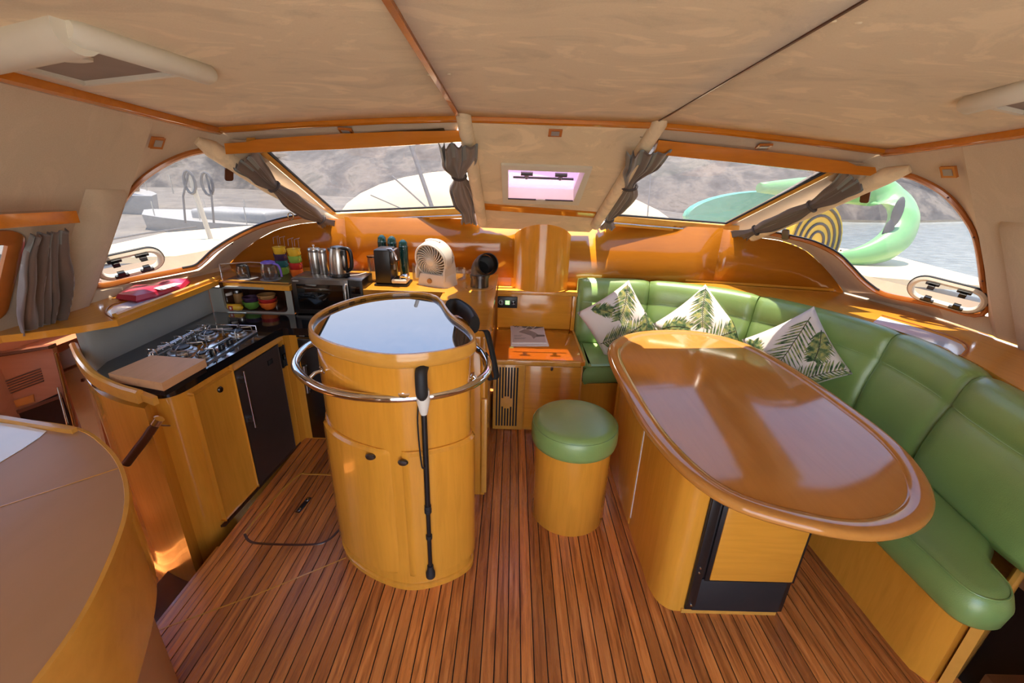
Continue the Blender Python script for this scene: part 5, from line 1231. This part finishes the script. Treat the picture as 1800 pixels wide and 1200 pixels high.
# corners in the photo give the axes of each cushion
def pil(lab, corner_px, Ys, fronds, seed, size=None):
    Lc, Tc, Rc, Bc = [ony(x, y, Y) for (x, y), Y in zip(corner_px, Ys)]
    c = (Lc+Tc+Rc+Bc)/4; ux = (Tc-Lc)+(Rc-Bc); uy = (Lc-Bc)+(Tc-Rc)
    sz = ((Tc-Lc).length+(Rc-Bc).length+(Lc-Bc).length+(Tc-Rc).length)/4
    return pillow(lab, c, ux, uy, sz*1.05, fronds, seed)
FR1 = [(-.95, -.25, .55, -.45, -.06, .62), (.9, .95, -.05, .1, .06, .56), (.98, -.1, .35, -.98, .05, .5), (-.6, .9, -.1, .45, .05, .34)]
FR2 = [(.95, .92, .0, .05, -.06, .56), (-.75, -.35, .75, -.62, .05, .62), (-.95, .75, -.3, .25, .08, .42), (.95, -.25, .6, -.98, 0, .42)]
FR3 = [(.85, .75, -.9, -.5, .06, .66), (-.7, -.82, .95, -.86, .03, .52), (.95, .3, .45, -.45, .05, .42), (-.98, .1, -.7, .8, 0, .36)]
pil('palm print cushion propped at the column end of the sofa', ((1013, 560), (1106, 497), (1161, 578), (1070, 632)), (2.90, 2.99, 2.92, 2.80), FR1, 3)
pil('palm print cushion lying in the sofa corner behind the table end', ((1150, 576), (1243, 502), (1315, 588), (1220, 655)), (2.88, 2.99, 2.80, 2.72), FR2, 11)
pil('palm print cushion on the long sofa side with a crosswise frond', ((1314, 585), (1427, 541), (1478, 665), (1365, 710)), (2.63, 2.51, 2.16, 2.34), FR3, 23)
# ================================================================== CHART DESK AND HULL FITTINGS (left foreground)
nd = thing('chart_desk', 'curved tan chart desk filling the lower left corner', 'desk', (-1.2, .7, 0))
ZN = .85
ne = spline([onz(x, y, ZN) for x, y in ((-40, 733), (60, 741), (140, 755), (185, 785), (213, 825), (222, 880), (205, 950), (150, 1070), (60, 1200), (-60, 1340))], 5)
nin = [V2(p) for p in ne]
bm = bmesh.new(); addprism(bm, nin+[(-1.9, .2), (-1.95, 1.2)], ZN-.03, ZN); bmesh.ops.triangulate(bm, faces=[f for f in bm.faces if len(f.verts) > 4]); finish(bm, 'desk_top', M['navtop'], nd, 30, bevel=0)
frn = frames(ne, False, Vector((0, 0, 1)))
sweep('edge_band', [p for p in ne], [(-.006, -.035), (.006, -.035), (.006, -.002), (.003, .002), (-.006, .001)], M['edge_wood'], nd)
Pn = [p for p in ne]
strip('apron', [Vector((p.x, p.y, ZN-.03)) for p in Pn], [Vector((p.x, p.y, .56)) for p in Pn], M['edge_wood'], nd, smooth=60)
inb = [p-s*.0 for p, t, s, b in frn]; cN = Vector((-1.6, .5, 0))
low = [Vector((p.x, p.y, 0)).lerp(cN, .06) for p in Pn]
strip('apron_return', [Vector((p.x, p.y, .56)) for p in Pn], [Vector((p.x, p.y, .56)) for p in low], M['edge_wood'], nd, smooth=60)
strip('base_panel', [Vector((p.x, p.y, .56)) for p in low], [Vector((p.x, p.y, -.6)) for p in low], M['navtop'], nd, smooth=60)
sweep('top_seam', [onz(-20, 897, ZN+.0005), onz(100, 858, ZN+.0005), onz(216, 820, ZN+.0005)], [(-.0016, 0), (.0016, 0), (.0016, .0008), (-.0016, .0008)], M['edge_wood'], nd)
sweep('back_rail', [onz(-20, 734, ZN+.004), onz(120, 757, ZN+.004), onz(132, 759, ZN+.002)], [(-.008, -.01), (.008, -.01), (.008, .012), (-.008, .012)], M['edge_wood'], nd)
pane('white_area', [onz(x, y, ZN+.002) for x, y in ((-30, 738), (40, 748), (82, 757), (70, 768), (40, 788), (0, 812), (-40, 830))], M['white_gloss'], nd, Vector((0, 0, 1)), .001)  # glossy white area at the far left of the desk top
# locker in the port hull seen over the desk
hl = thing('hull_locker', 'reddish wooden hull locker with vent louvre and dark glass front', 'locker', (-2.3, 1.98, -.6))
Yh = 1.93
def hq(name, px, mat, parent, Y=Yh, th=.02):
    P = [ony(x, y, Y) for x, y in px]; n = len(P); vs = P+[p+Vector((0, th, 0)) for p in P]
    return poly(name, vs, [tuple(range(n)), tuple(range(2*n-1, n-1, -1))]+[(i, n+i, n+(i+1) % n, (i+1) % n) for i in range(n)], mat, parent)
hq('front', [(-80, 640), (92, 612), (133, 752), (-60, 790)], M['hull_wood'], hl)
tp_ = [ony(x, y, Yh) for x, y in ((-80, 636), (94, 608))]
sweep('top_moulding', [ony(-80, 634, Yh-.01), ony(92, 608, Yh-.01)], [(-.02, -.006), (.02, -.006), (.02, .008), (-.02, .008)], M['darkwood'], hl)
strip('top', [ony(-80, 636, Yh), ony(94, 609, Yh)], [ony(-80, 636, Yh)+Vector((0, .5, 0)), ony(94, 609, Yh)+Vector((0, .5, 0))], M['hull_wood'], hl)
for k in range(6):
    t = k/5; hq('louvre_slat', [(lerp(2, 8, t), lerp(672, 694, t)), (lerp(70, 76, t), lerp(647, 668, t)), (lerp(71, 77, t), lerp(649, 670, t)), (lerp(2, 8, t), lerp(674, 696, t))], M['darkwood'], hl, Yh-.004, .003)
gd = hq('glass_front', [(5, 735), (105, 690), (128, 748), (20, 770)], M['black_gloss'], hl, Yh-.006, .005)
hq('glass_lip', [(-10, 735), (106, 694), (108, 699), (-8, 742)], M['darkwood'], hl, Yh-.012, .006)
hq('mesh_panel', [(-40, 725), (58, 693), (60, 706), (-40, 738)], M['maple_red'], hl, Yh-.005, .004)
tube('chrome_edge', [ony(97, 620, Yh-.01), ony(130, 748, Yh-.01)], .006, M['brass'], hl, 8); tube('chrome_edge', [ony(101, 680, Yh-.02), ony(118, 745, Yh-.02)], .005, M['chrome'], hl, 8)
# pale partition with white ledge and slanting plank beyond
pw_ = thing('hull_partition', 'pale pink partition panel with white ledge down in the hull', 'partition', (-2.1, 2.2, -.6))
hq('panel', [(108, 655), (146, 640), (185, 800), (150, 770)], M['wall_vinyl'], pw_, 2.15, .02)
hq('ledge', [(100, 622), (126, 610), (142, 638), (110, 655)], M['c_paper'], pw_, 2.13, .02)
tube('ledge_rail', [ony(108, 654, 2.11), ony(142, 640, 2.11)], .012, M['steel'], pw_, 8)
hq('panel_knob', [(142, 666), (147, 666), (147, 671), (142, 671)], M['darkwood'], pw_, 2.12, .01)
tag(hq('slant_plank', [(20, 615), (60, 600), (148, 578), (132, 592), (94, 610)], M['maple_red'], None, 2.3, .02), 'slanting reddish plank under the left shelf end', 'plank')

# ================================================================== SMALL THINGS
# red package on the left shelf
rp_ = thing('red_package', 'crumpled red soft package with white label on the left shelf', 'package', onz(265, 520, .97))
pk = [onz(x, y, .972) for x, y in ((204, 527), (222, 517), (262, 508), (300, 499), (336, 498), (322, 509), (285, 520), (240, 533))]
c = sum(pk, Vector())/len(pk)
def shrink(k, z, wob): return [Vector((lerp(c.x, p.x, k), lerp(c.y, p.y, k), .972+z*(1+wob*math.sin(i*2.1)))) for i, p in enumerate(pk)]
loft('bag', [shrink(.95, 0, 0), shrink(1.0, .01, .2), shrink(.92, .028, .3), shrink(.6, .040, .2), shrink(.2, .042, .1)], M['c_crimson'], rp_, smooth=40)
pane('label', [onz(x, y, 1.013) for x, y in ((268, 506), (306, 497), (320, 498), (284, 510))], M['c_paper'], rp_, Vector((0, 0, 1)), .001)
for k in range(3): sweep('label_text', [onz(280+k*9, 506-k*2.2, 1.0142), onz(286+k*9, 509-k*2.6, 1.0142)], [(-.003, 0), (.003, 0), (.003, .0006), (-.003, .0006)], M['c_grey'], rp_)
# cubby contents
def cub(x, y, d=.06): p = ony(x, y, YB+d); return p
def bowl(px, r, h, mat, lab, d=.09, inner=None):
    p = cub(*px, d); t = thing('bowl', lab, 'bowl', p, group='bowls stacked in the cubby')
    lathe('shell', [(0, 0), (r*.45, 0), (r*.8, h*.35), (r, h), (r*.94, h), (r*.74, h*.4), (r*.4, h*.12), (0, h*.1)], p, mat, t, 26)
    lathe('rim', [(r*.93, h-.002), (r*1.01, h-.002), (r*1.01, h+.003), (r*.93, h+.003)], p, M['c_paper'] if inner is None else inner, t, 26)
zb = hz0-.008
def onshelf(x, dz=0, d=.09): p = cub(x, 540, d); return Vector((p.x, p.y, zb+dz))
def bowlp(x, dz, r, h, mat, lab, d=.09):
    p = onshelf(x, dz, d); t = thing('bowl', lab, 'bowl', p, group='bowls stacked in the cubby')
    lathe('shell', [(0, 0), (r*.45, 0), (r*.8, h*.35), (r, h), (r*.94, h), (r*.74, h*.4), (r*.4, h*.12), (0, h*.1)], p, mat, t, 26)
    lathe('rim', [(r*.93, h-.001), (r*1.01, h-.001), (r*1.01, h+.002), (r*.93, h+.002)], p, mat, t, 26)
bowlp(444, 0, .052, .05, M['c_green'], 'green bowl at the bottom of the left cubby stack'); bowlp(444, .031, .048, .045, M['c_purple'], 'dark purple bowl on the green one in the cubby')
bowlp(473, 0, .054, .048, M['c_orange'], 'orange bowl at the bottom of the right cubby stack'); bowlp(473, .027, .054, .045, M['c_red'], 'red bowl in the middle of the right cubby stack'); bowlp(472, .052, .053, .042, M['c_tan'], 'tan bowl on top of the right cubby stack')
p = onshelf(402, 0, .09); j = thing('storage_jar', 'glass jar with white lid at the back of the cubby', 'jar', p)
lathe('glass', [(0, 0), (.036, 0), (.038, .01), (.038, .075), (.032, .085), (0, .085)], p, M['clear_glass'], j, 20); lathe('lid', [(0, .085), (.036, .085), (.036, .10), (0, .101)], p, M['c_paper'], j, 20)
p = onshelf(422, 0, .16); j = thing('storage_jar', 'small dim jar behind the yellow packet in the cubby', 'jar', p)
lathe('glass', [(0, 0), (.03, 0), (.032, .01), (.032, .08), (0, .085)], p, M['c_tan'], j, 18); lathe('lid', [(0, .085), (.03, .085), (.03, .1), (0, .101)], p, M['steel'], j, 18)
p = onshelf(410, 0, .035); j = thing('biscuit_packet', 'yellow biscuit packet with red emblem in the cubby', 'packet', p)
tube('wrapper', [p+Vector((-.055, 0, .022)), p+Vector((-.045, 0, .022)), p+Vector((.045, 0, .022)), p+Vector((.06, 0, .022))], [.008, .022, .022, .006], M['c_yellow'], j, 12)
box('emblem', p.x-.016, p.x+.010, p.y-.0235, p.y-.018, zb+.008, zb+.036, M['c_red'], j, .002); box('emblem_mark', p.x-.009, p.x+.003, p.y-.0245, p.y-.0225, zb+.014, zb+.03, M['c_paper'], j, .001)
p = onshelf(493, 0, .10); tag(loft('plastic_bag', [[p+Vector((.03*k*math.cos(a)*(1+.2*math.sin(3*a)), .04*k*math.sin(a), z)) for a in [2*PI*i/10 for i in range(10)]] for k, z in ((.8, .001), (1, .02), (.8, .05), (.35, .075))], M['clear_acrylic'], None, smooth=30), 'crumpled clear plastic bag at the right of the cubby', 'bag')
# glass pots on coasters
def coaster(x, y, r, lab): p = onz(x, y, .9705); tag(lathe('coaster', [(0, 0), (r, 0), (r, .003), (0, .0032)], p, M['c_grey'], None, 28), lab, 'coaster', 'round grey coasters'); return p
p = coaster(436, 489, .058, 'round grey coaster under the black-handled glass jug'); p = p+Vector((-.025, .0, .0035))
j = thing('glass_jug', 'small glass jug with black lid and black handle', 'jug', p)
lathe('glass', [(0, 0), (.030, 0), (.036, .012), (.038, .035), (.034, .06), (.029, .075), (.0285, .075), (.033, .058), (.036, .035), (.034, .012), (.028, .003), (0, .003)], p, M['clear_glass'], j, 24)
lathe('lid', [(0, .075), (.031, .075), (.031, .083), (.02, .088), (0, .089)], p, M['black_plastic'], j, 22)
tube('handle', [p+Vector((.026, -.012, .082)), p+Vector((.046, -.022, .078)), p+Vector((.050, -.024, .04)), p+Vector((.050, -.024, .006))], .009, M['black_plastic'], j, 8)
p = coaster(476, 491, .06, 'round grey coaster under the purple-lidded teapot')+Vector((0, 0, .0035))
j = thing('glass_teapot', 'glass teapot with purple lid and purple handle', 'teapot', p)
lathe('glass', [(0, 0), (.038, 0), (.047, .015), (.050, .045), (.046, .078), (.038, .10), (.037, .10), (.044, .077), (.048, .045), (.045, .016), (.036, .003), (0, .003)], p, M['clear_glass'], j, 26)
lathe('lid', [(.012, .116), (.026, .114), (.040, .108), (.042, .10), (0, .10), (0, .106), (.012, .108)], p, M['c_violet'], j, 24)
tube('handle', spline([p+Vector((.036, -.01, .098)), p+Vector((.07, -.02, .092)), p+Vector((.082, -.022, .06)), p+Vector((.084, -.022, .022))], 4), .007, M['c_violet'], j, 8)
# acrylic fiddle along the shelf corner
g0, g1, g2 = Vector((-1.90, 2.90, .972)), Vector((-1.62, 2.84, .972)), Vector((-1.36, 2.80, .972))
ga = [onz(388, 478, .972), onz(440, 474, .972), onz(528, 478, .972)]
af = thing('acrylic_guard', 'clear acrylic guard rail standing along the shelf corner', 'guard rail', ga[0])
o = strip('sheet', ga, [g+Vector((0, 0, .05)) for g in ga], M['clear_acrylic'], af, smooth=60); md = o.modifiers.new('t', 'SOLIDIFY'); md.thickness = .004
tube('top_edge', [g+Vector((0, 0, .052)) for g in ga], .003, M['c_paper'], af, 6)
for g in (ga[0], ga[2]): tube('post', [g, g+Vector((0, 0, .055))], .006, M['chrome'], af, 8)
# mug tower
mr = onz(503, 486, .972); mrk = thing('mug_rack', 'slim chrome wire rack holding two stacks of mugs', 'rack', mr)
mA, mB = onz(491, 484, .974)+Vector((0, .05, 0)), onz(519, 487, .974)+Vector((0, .03, 0))
for q in (mA, mB):
    for dx in (-.02, .02):
        tube('wire', [q+Vector((dx, .036, -.002)), q+Vector((dx, .036, .23)), q+Vector((dx+.012, .036, .24)), q+Vector((dx+.012, -.036, .24)), q+Vector((dx+.012, -.04, .20))], .0011, M['c_grey'], mrk, 5)
tube('base_wire', [mA+Vector((-.04, .04, 0)), mB+Vector((.04, .04, 0))], .002, M['chrome'], mrk, 5)
def mug(p, mat, lab):
    t = thing('mug', lab, 'mug', p, group='stacked coloured mugs')
    lathe('cup', [(0, 0), (.030, 0), (.034, .006), (.040, .048), (.0385, .048), (.032, .008), (0, .005)], p, mat, t, 24)
    tube('handle', [p+Vector((.034+.016*math.sin(a), -.014-.006*math.sin(a), .027+.015*math.cos(a))) for a in [rad(k*22.5) for k in range(9)]], .004, mat, t, 7)
stackA = [('lime', 'lime green mug at the bottom of the left mug stack'), ('teal', 'teal mug second from the bottom of the left mug stack'), ('purple', 'dark purple mug second from the top of the left mug stack'), ('yellow', 'yellow mug on top of the left mug stack')]
stackB = [('orange', 'orange mug at the bottom of the right mug stack'), ('red', 'red mug second from the bottom of the right mug stack'), ('lime', 'light green mug second from the top of the right mug stack'), ('yellow', 'yellow mug on top of the right mug stack')]
for k, (m_, l_) in enumerate(stackA): mug(mA+Vector((0, 0, .043*k)), M['c_'+m_], l_)
for k, (m_, l_) in enumerate(stackB): mug(mB+Vector((0, 0, .043*k)), M['c_'+m_], l_)
# steel canisters and kettle on the microwave
def canister(x, y, r, h, lab, kn):
    p = onz(x, y, 1.0185); t = thing('canister', lab, 'canister', p, group='steel canisters on the microwave')
    lathe('body', [(0, 0), (r*.94, 0), (r*.96, .004), (r*.96, h*.12), (r, h*.14), (r, h*.8), (r*.97, h*.82), (r*.97, h*.86), (r, h*.88), (r, h*.93), (0, h*.93)], p, M['steel'], t, 30)
    l = lathe('lid', [(0, h*.93), (r*1.04, h*.93), (r*1.04, h*.96), (r*.9, h), (0, h*1.01)], p, M['steel'], t, 30)
    if kn: lathe('lid_knob', [(0, h*1.01), (.004, h*1.01), (.004, h*1.07), (.007, h*1.09), (.005, h*1.13), (0, h*1.13)], p, M['chrome'], l, 10)
canister(557, 479, .036, .155, 'larger steel canister with lid knob on the microwave', True)
canister(571, 481, .026, .155, 'slim steel canister beside the kettle', False)
p = onz(598, 485, 1.0185); kt = thing('kettle', 'brushed steel electric kettle with black handle on the microwave', 'kettle', p)
lathe('power_base', [(0, 0), (.060, 0), (.062, .006), (.058, .02), (0, .021)], p, M['black_plastic'], kt, 30)
lathe('body', [(0, .021), (.055, .021), (.056, .03), (.050, .12), (.042, .165), (.040, .17), (0, .171)], p, M['steel'], kt, 34)
lathe('lid', [(0, .170), (.040, .170), (.038, .180), (.015, .185), (0, .185)], p, M['steel_dark'], kt, 28)
hd = tube('handle', spline([p+Vector((.036, -.012, .172)), p+Vector((.075, -.02, .168)), p+Vector((.088, -.024, .13)), p+Vector((.084, -.024, .06)), p+Vector((.052, -.016, .035))], 5), .0115, M['black_plastic'], kt, 10)
bm = bmesh.new(); addbox(bm, p.x+.026, p.x+.062, p.y-.040, p.y-.004, p.z+.04, p.z+.165); finish(bm, 'handle_panel', M['black_plastic'], kt, 35, bevel=.012)
bm = bmesh.new(); bmesh.ops.create_uvsphere(bm, u_segments=12, v_segments=10, radius=1, matrix=Matrix.Translation(p+Vector((.048, -.042, .10))) @ Matrix.Diagonal((.009, .004, .036, 1))); finish(bm, 'water_gauge', M['steel'], kt, 60)
poly('spout', [p+Vector(v) for v in ((-.036, -.018, .17), (-.036, .018, .17), (-.062, 0, .168), (-.044, 0, .13))], [(0, 1, 2), (0, 2, 3), (1, 3, 2), (0, 3, 1)], M['steel'], kt)
tube('power_cord', [p+Vector((.06, 0, .006)), p+Vector((.10, .03, .004)), p+Vector((.13, .1, .004))], .003, M['c_paper'], kt, 6)
# coffee machine on the ledge
ZL = .955
p = onz(692, 503, ZL); cm_ = thing('coffee_machine', 'compact black capsule coffee machine on the galley ledge', 'coffee machine', p)
k = mpp(p)
bx_ = box('body', p.x-.112, p.x-.012, p.y-.0, p.y+.15, ZL+.012, ZL+.225, M['black_plastic'], cm_, .010)
box('foot', p.x-.12, p.x+.088, p.y-.01, p.y+.15, ZL, ZL+.013, M['black_plastic'], cm_, .004)
box('brew_head', p.x-.014, p.x+.012, p.y+.0, p.y+.14, ZL+.135, ZL+.22, M['steel_dark'], cm_, .008)
lv = tube('lever', spline([p+Vector((-.03, .02, .228)), p+Vector((.0, -.004, .232)), p+Vector((.02, -.012, .21)), p+Vector((.032, -.014, .17))], 4), [.006]*10+[.009]*3, M['chrome'], cm_, 8)
box('drip_tray', p.x-.01, p.x+.085, p.y-.012, p.y+.10, ZL+.02, ZL+.045, M['white_plastic'], cm_, .008)
box('tray_grid', p.x+.0, p.x+.078, p.y-.006, p.y+.09, ZL+.043, ZL+.049, M['chrome'], cm_, .002)
tube('spout', [p+Vector((.004, .03, .135)), p+Vector((.004, .03, .10))], .010, M['steel'], cm_, 10)
lathe('water_tank', [(0, 0), (.036, 0), (.040, .01), (.042, .155), (.040, .155), (.037, .012), (0, .006)], p+Vector((-.150, .13, .0)), M['clear_glass'], cm_, 24)
lathe('tank_lid', [(0, .157), (.045, .157), (.045, .165), (0, .170)], p+Vector((-.150, .13, .0)), M['black_gloss'], cm_, 24)
box('capsule_tray', p.x+.04, p.x+.09, p.y+.0, p.y+.06, ZL+.05, ZL+.075, M['chrome'], cm_, .01)
# green bottles
def bottle(x, dz, dy, lab):
    p = Vector((ony(x, 470, 2.93+dy).x, 2.93+dy, ZL)); t = thing('green_bottle', lab, 'bottle', p, group='tall dark green glass bottles')
    lathe('glass', [(0, 0), (.026, 0), (.029, .006), (.030, .19+dz), (.026, .222+dz), (.012, .236+dz), (0, .238+dz)], p, M['green_glass'], t, 22)
    lathe('shoulder_ring', [(.0285, .186+dz), (.0312, .188+dz), (.0312, .194+dz), (.0285, .196+dz)], p, M['green_glass'], t, 22)
bottle(675, .035, .05, 'dark green glass bottle behind the coffee machine, leftmost of three'); bottle(692, .033, .02, 'dark green glass bottle behind the coffee machine, middle of three'); bottle(711, .018, -.02, 'dark green glass bottle between the coffee machine and the fan')
# table fan
p = onz(764, 500, ZL); fa = thing('table_fan', 'white table fan with round slatted grille on the ledge', 'fan', p)
ang = rad(-24)
def FM(): return Matrix.Translation(p) @ Matrix.Rotation(ang, 4, 'Z')
# base
fb_ = [Vector(v) for v in ((-.085, -.055, 0), (.105, -.055, 0), (.125, -.03, 0), (.125, .075, 0), (.105, .09, 0), (-.085, .09, 0), (-.105, .06, 0), (-.105, -.03, 0))]
rings = [[FM() @ Vector((v.x, v.y, z)) for v in [Vector((q.x*k, q.y*kk, 0)) for q in fb_]] for z, k, kk in ((0, 1.0, 1), (.012, 1.0, 1), (.055, .93, .92), (.075, .86, .8))]
loft('base', rings, M['white_plastic'], fa, smooth=40)
for s in (-1, 1):
    rr = [[FM() @ Vector((s*(.098+.012*a), lerp(-.05, .085, b), z)) for a, b in ((0, 0), (1, 0), (1, 1), (0, 1))] for z, in ((.04,), (.10,))]
    rr += [[FM() @ Vector((s*(.098+.010*a), lerp(-.02, .07, b), z)) for a, b in ((0, 0), (1, 0), (1, 1), (0, 1))] for z in (.16, .185)]
    loft('side_arm', rr, M['white_plastic'], fa, smooth=40)
    lathe('pivot_cap', [(0, 0), (.026, 0), (.022, .006), (0, .007)], (0, 0, 0), M['c_grey'], fa, 16, M=FM() @ Matrix.Translation((s*.110, .025, .165)) @ Matrix.Rotation(s*PI/2, 4, 'Y'))
HM = FM() @ Matrix.Translation((0, .01, .165)) @ Matrix.Rotation(rad(12), 4, 'X') @ Matrix.Rotation(PI/2, 4, 'X')
lathe('housing', [(.112, .05), (.118, .045), (.120, .0), (.114, -.05), (.085, -.075), (0, -.08), (0, -.06), (.08, -.055), (.104, -.03), (.110, .0), (.106, .048)], (0, 0, 0), M['white_plastic'], fa, 40, M=HM)
tube('grille_ring', [HM @ Vector((.108*math.cos(a), .108*math.sin(a), .05)) for a in [2*PI*k/40 for k in range(40)]], .006, M['white_plastic'], fa, 8, closed=True)
for k in range(26):
    a0 = 2*PI*k/26; pts = [HM @ Vector(((.022+.086*s)*math.cos(a0+.75*s), (.022+.086*s)*math.sin(a0+.75*s), .052-.012*s*s)) for s in (0, .25, .5, .75, 1)]
    tube('grille_slat', pts, .0036, M['white_plastic'], fa, 5)
lathe('hub', [(0, .045), (.026, .045), (.026, .056), (.018, .060), (0, .061)], (0, 0, 0), M['white_plastic'], fa, 22, M=HM)
lathe('fan_motor', [(0, -.05), (.09, -.05), (.09, -.045), (.03, -.04), (.03, .02), (0, .02)], (0, 0, 0), M['c_tan'], fa, 22, M=HM)
for k in range(5):
    a0 = 2*PI*k/5; vs = [HM @ Vector((r*math.cos(a0+da), r*math.sin(a0+da), z)) for r, da, z in ((.028, -.2, .0), (.096, -.35, -.01), (.098, .25, .022), (.028, .25, .014))]
    o = poly('fan_blade', vs, [(0, 1, 2, 3)], M['c_grey'], fa); md = o.modifiers.new('t', 'SOLIDIFY'); md.thickness = .002
lathe('speed_knob', [(0, 0), (.017, 0), (.015, .010), (0, .011)], (0, 0, 0), M['c_tan'], fa, 18, M=FM() @ Matrix.Translation((0, -.052, .035)) @ Matrix.Rotation(PI/2, 4, 'X'))
tube('carry_handle', [HM @ Vector((.119*math.cos(a), .119*math.sin(a), -.01)) for a in [rad(65+k*10) for k in range(6)]], .010, M['white_plastic'], fa, 8)
tube('power_cord', spline([FM() @ Vector((-.105, .02, .06)), FM() @ Vector((-.118, .03, .045)), FM() @ Vector((-.122, .06, .006)), FM() @ Vector((-.11, .12, .004))], 5), .003, M['c_paper'], fa, 6)
# duct elbow on a round plate
p = onz(843, 505, ZL); el = thing('duct_elbow', 'dark grey plastic duct elbow open towards the cabin', 'duct elbow', p)
lathe('collar_plate', [(0, 0), (.088, 0), (.088, .004), (.06, .007), (0, .007)], p, M['edge_wood'], el, 34)
lathe('lower_pipe', [(.054, .007), (.058, .007), (.058, .065), (.064, .067), (.064, .085), (.054, .085)], p, M['steel_dark'], el, 30)
dE = Vector((.42, -.88, .05)).normalized(); bend = []
for k in range(9):
    t = k/8*rad(84); bend.append(p+Vector((0, 0, .08))+Vector((0, 0, 1))*(.075*math.sin(t))+dE*(.075*(1-math.cos(t))))
bend += [bend[-1]+(bend[-1]-bend[-2]).normalized()*.03]
gp = plain('duct_grey', (92, 90, 90), .35)
def openpipe(name, pts, ro, ri, mat, parent):
    bm = bmesh.new(); addtube(bm, pts, ro, 26, caps=False); addtube(bm, pts, ri, 26, caps=False); return finish(bm, name, mat, parent, 60, recalc=False)
openpipe('bend', bend, .056, .050, gp, el)
dl = (bend[-1]-bend[-2]).normalized(); openpipe('socket', [bend[-1]-dl*.01, bend[-1]+dl*.045], .066, .060, M['black_plastic'], el)
tube('socket_lip', [bend[-1]+dl*.045+v for v in [(dl.cross(Vector((0, 0, 1))).normalized()*math.cos(a)+dl.cross(dl.cross(Vector((0, 0, 1)))).normalized()*math.sin(a))*.063 for a in [2*PI*k/30 for k in range(30)]]], .004, M['black_plastic'], el, 6, closed=True)
lathe('inner_stop', [(0, 0), (.05, 0), (.05, .003), (0, .003)], (0, 0, 0), M['black_rubber'], el, 24, M=Matrix.Translation(bend[4]) @ (bend[5]-bend[3]).to_track_quat('Z', 'Y').to_matrix().to_4x4())
# small clear glass beside the fan
p = onz(806, 492, ZL)+Vector((.01, .02, 0)); gl = thing('glass_bowl', 'small faceted glass bowl between the fan and the duct elbow', 'bowl', p)
lathe('glass', [(0, 0), (.03, 0), (.04, .012), (.044, .05), (.036, .078), (.034, .078), (.041, .05), (.037, .014), (0, .006)], p, M['clear_glass'], gl, 12, smooth=10)
# clear square canister right of the bottles
p = Vector((ony(733, 470, 2.86).x, 2.86, ZL)); gl = thing('glass_canister', 'clear lidded glass canister behind the fan', 'canister', p)
lathe('glass', [(0, 0), (.03, 0), (.032, .005), (.032, .10), (.030, .10), (.029, .008), (0, .006)], p, M['clear_glass'], gl, 20); lathe('lid', [(0, .10), (.033, .10), (.033, .112), (.008, .116), (.008, .135), (0, .136)], p, M['clear_acrylic'], gl, 20)
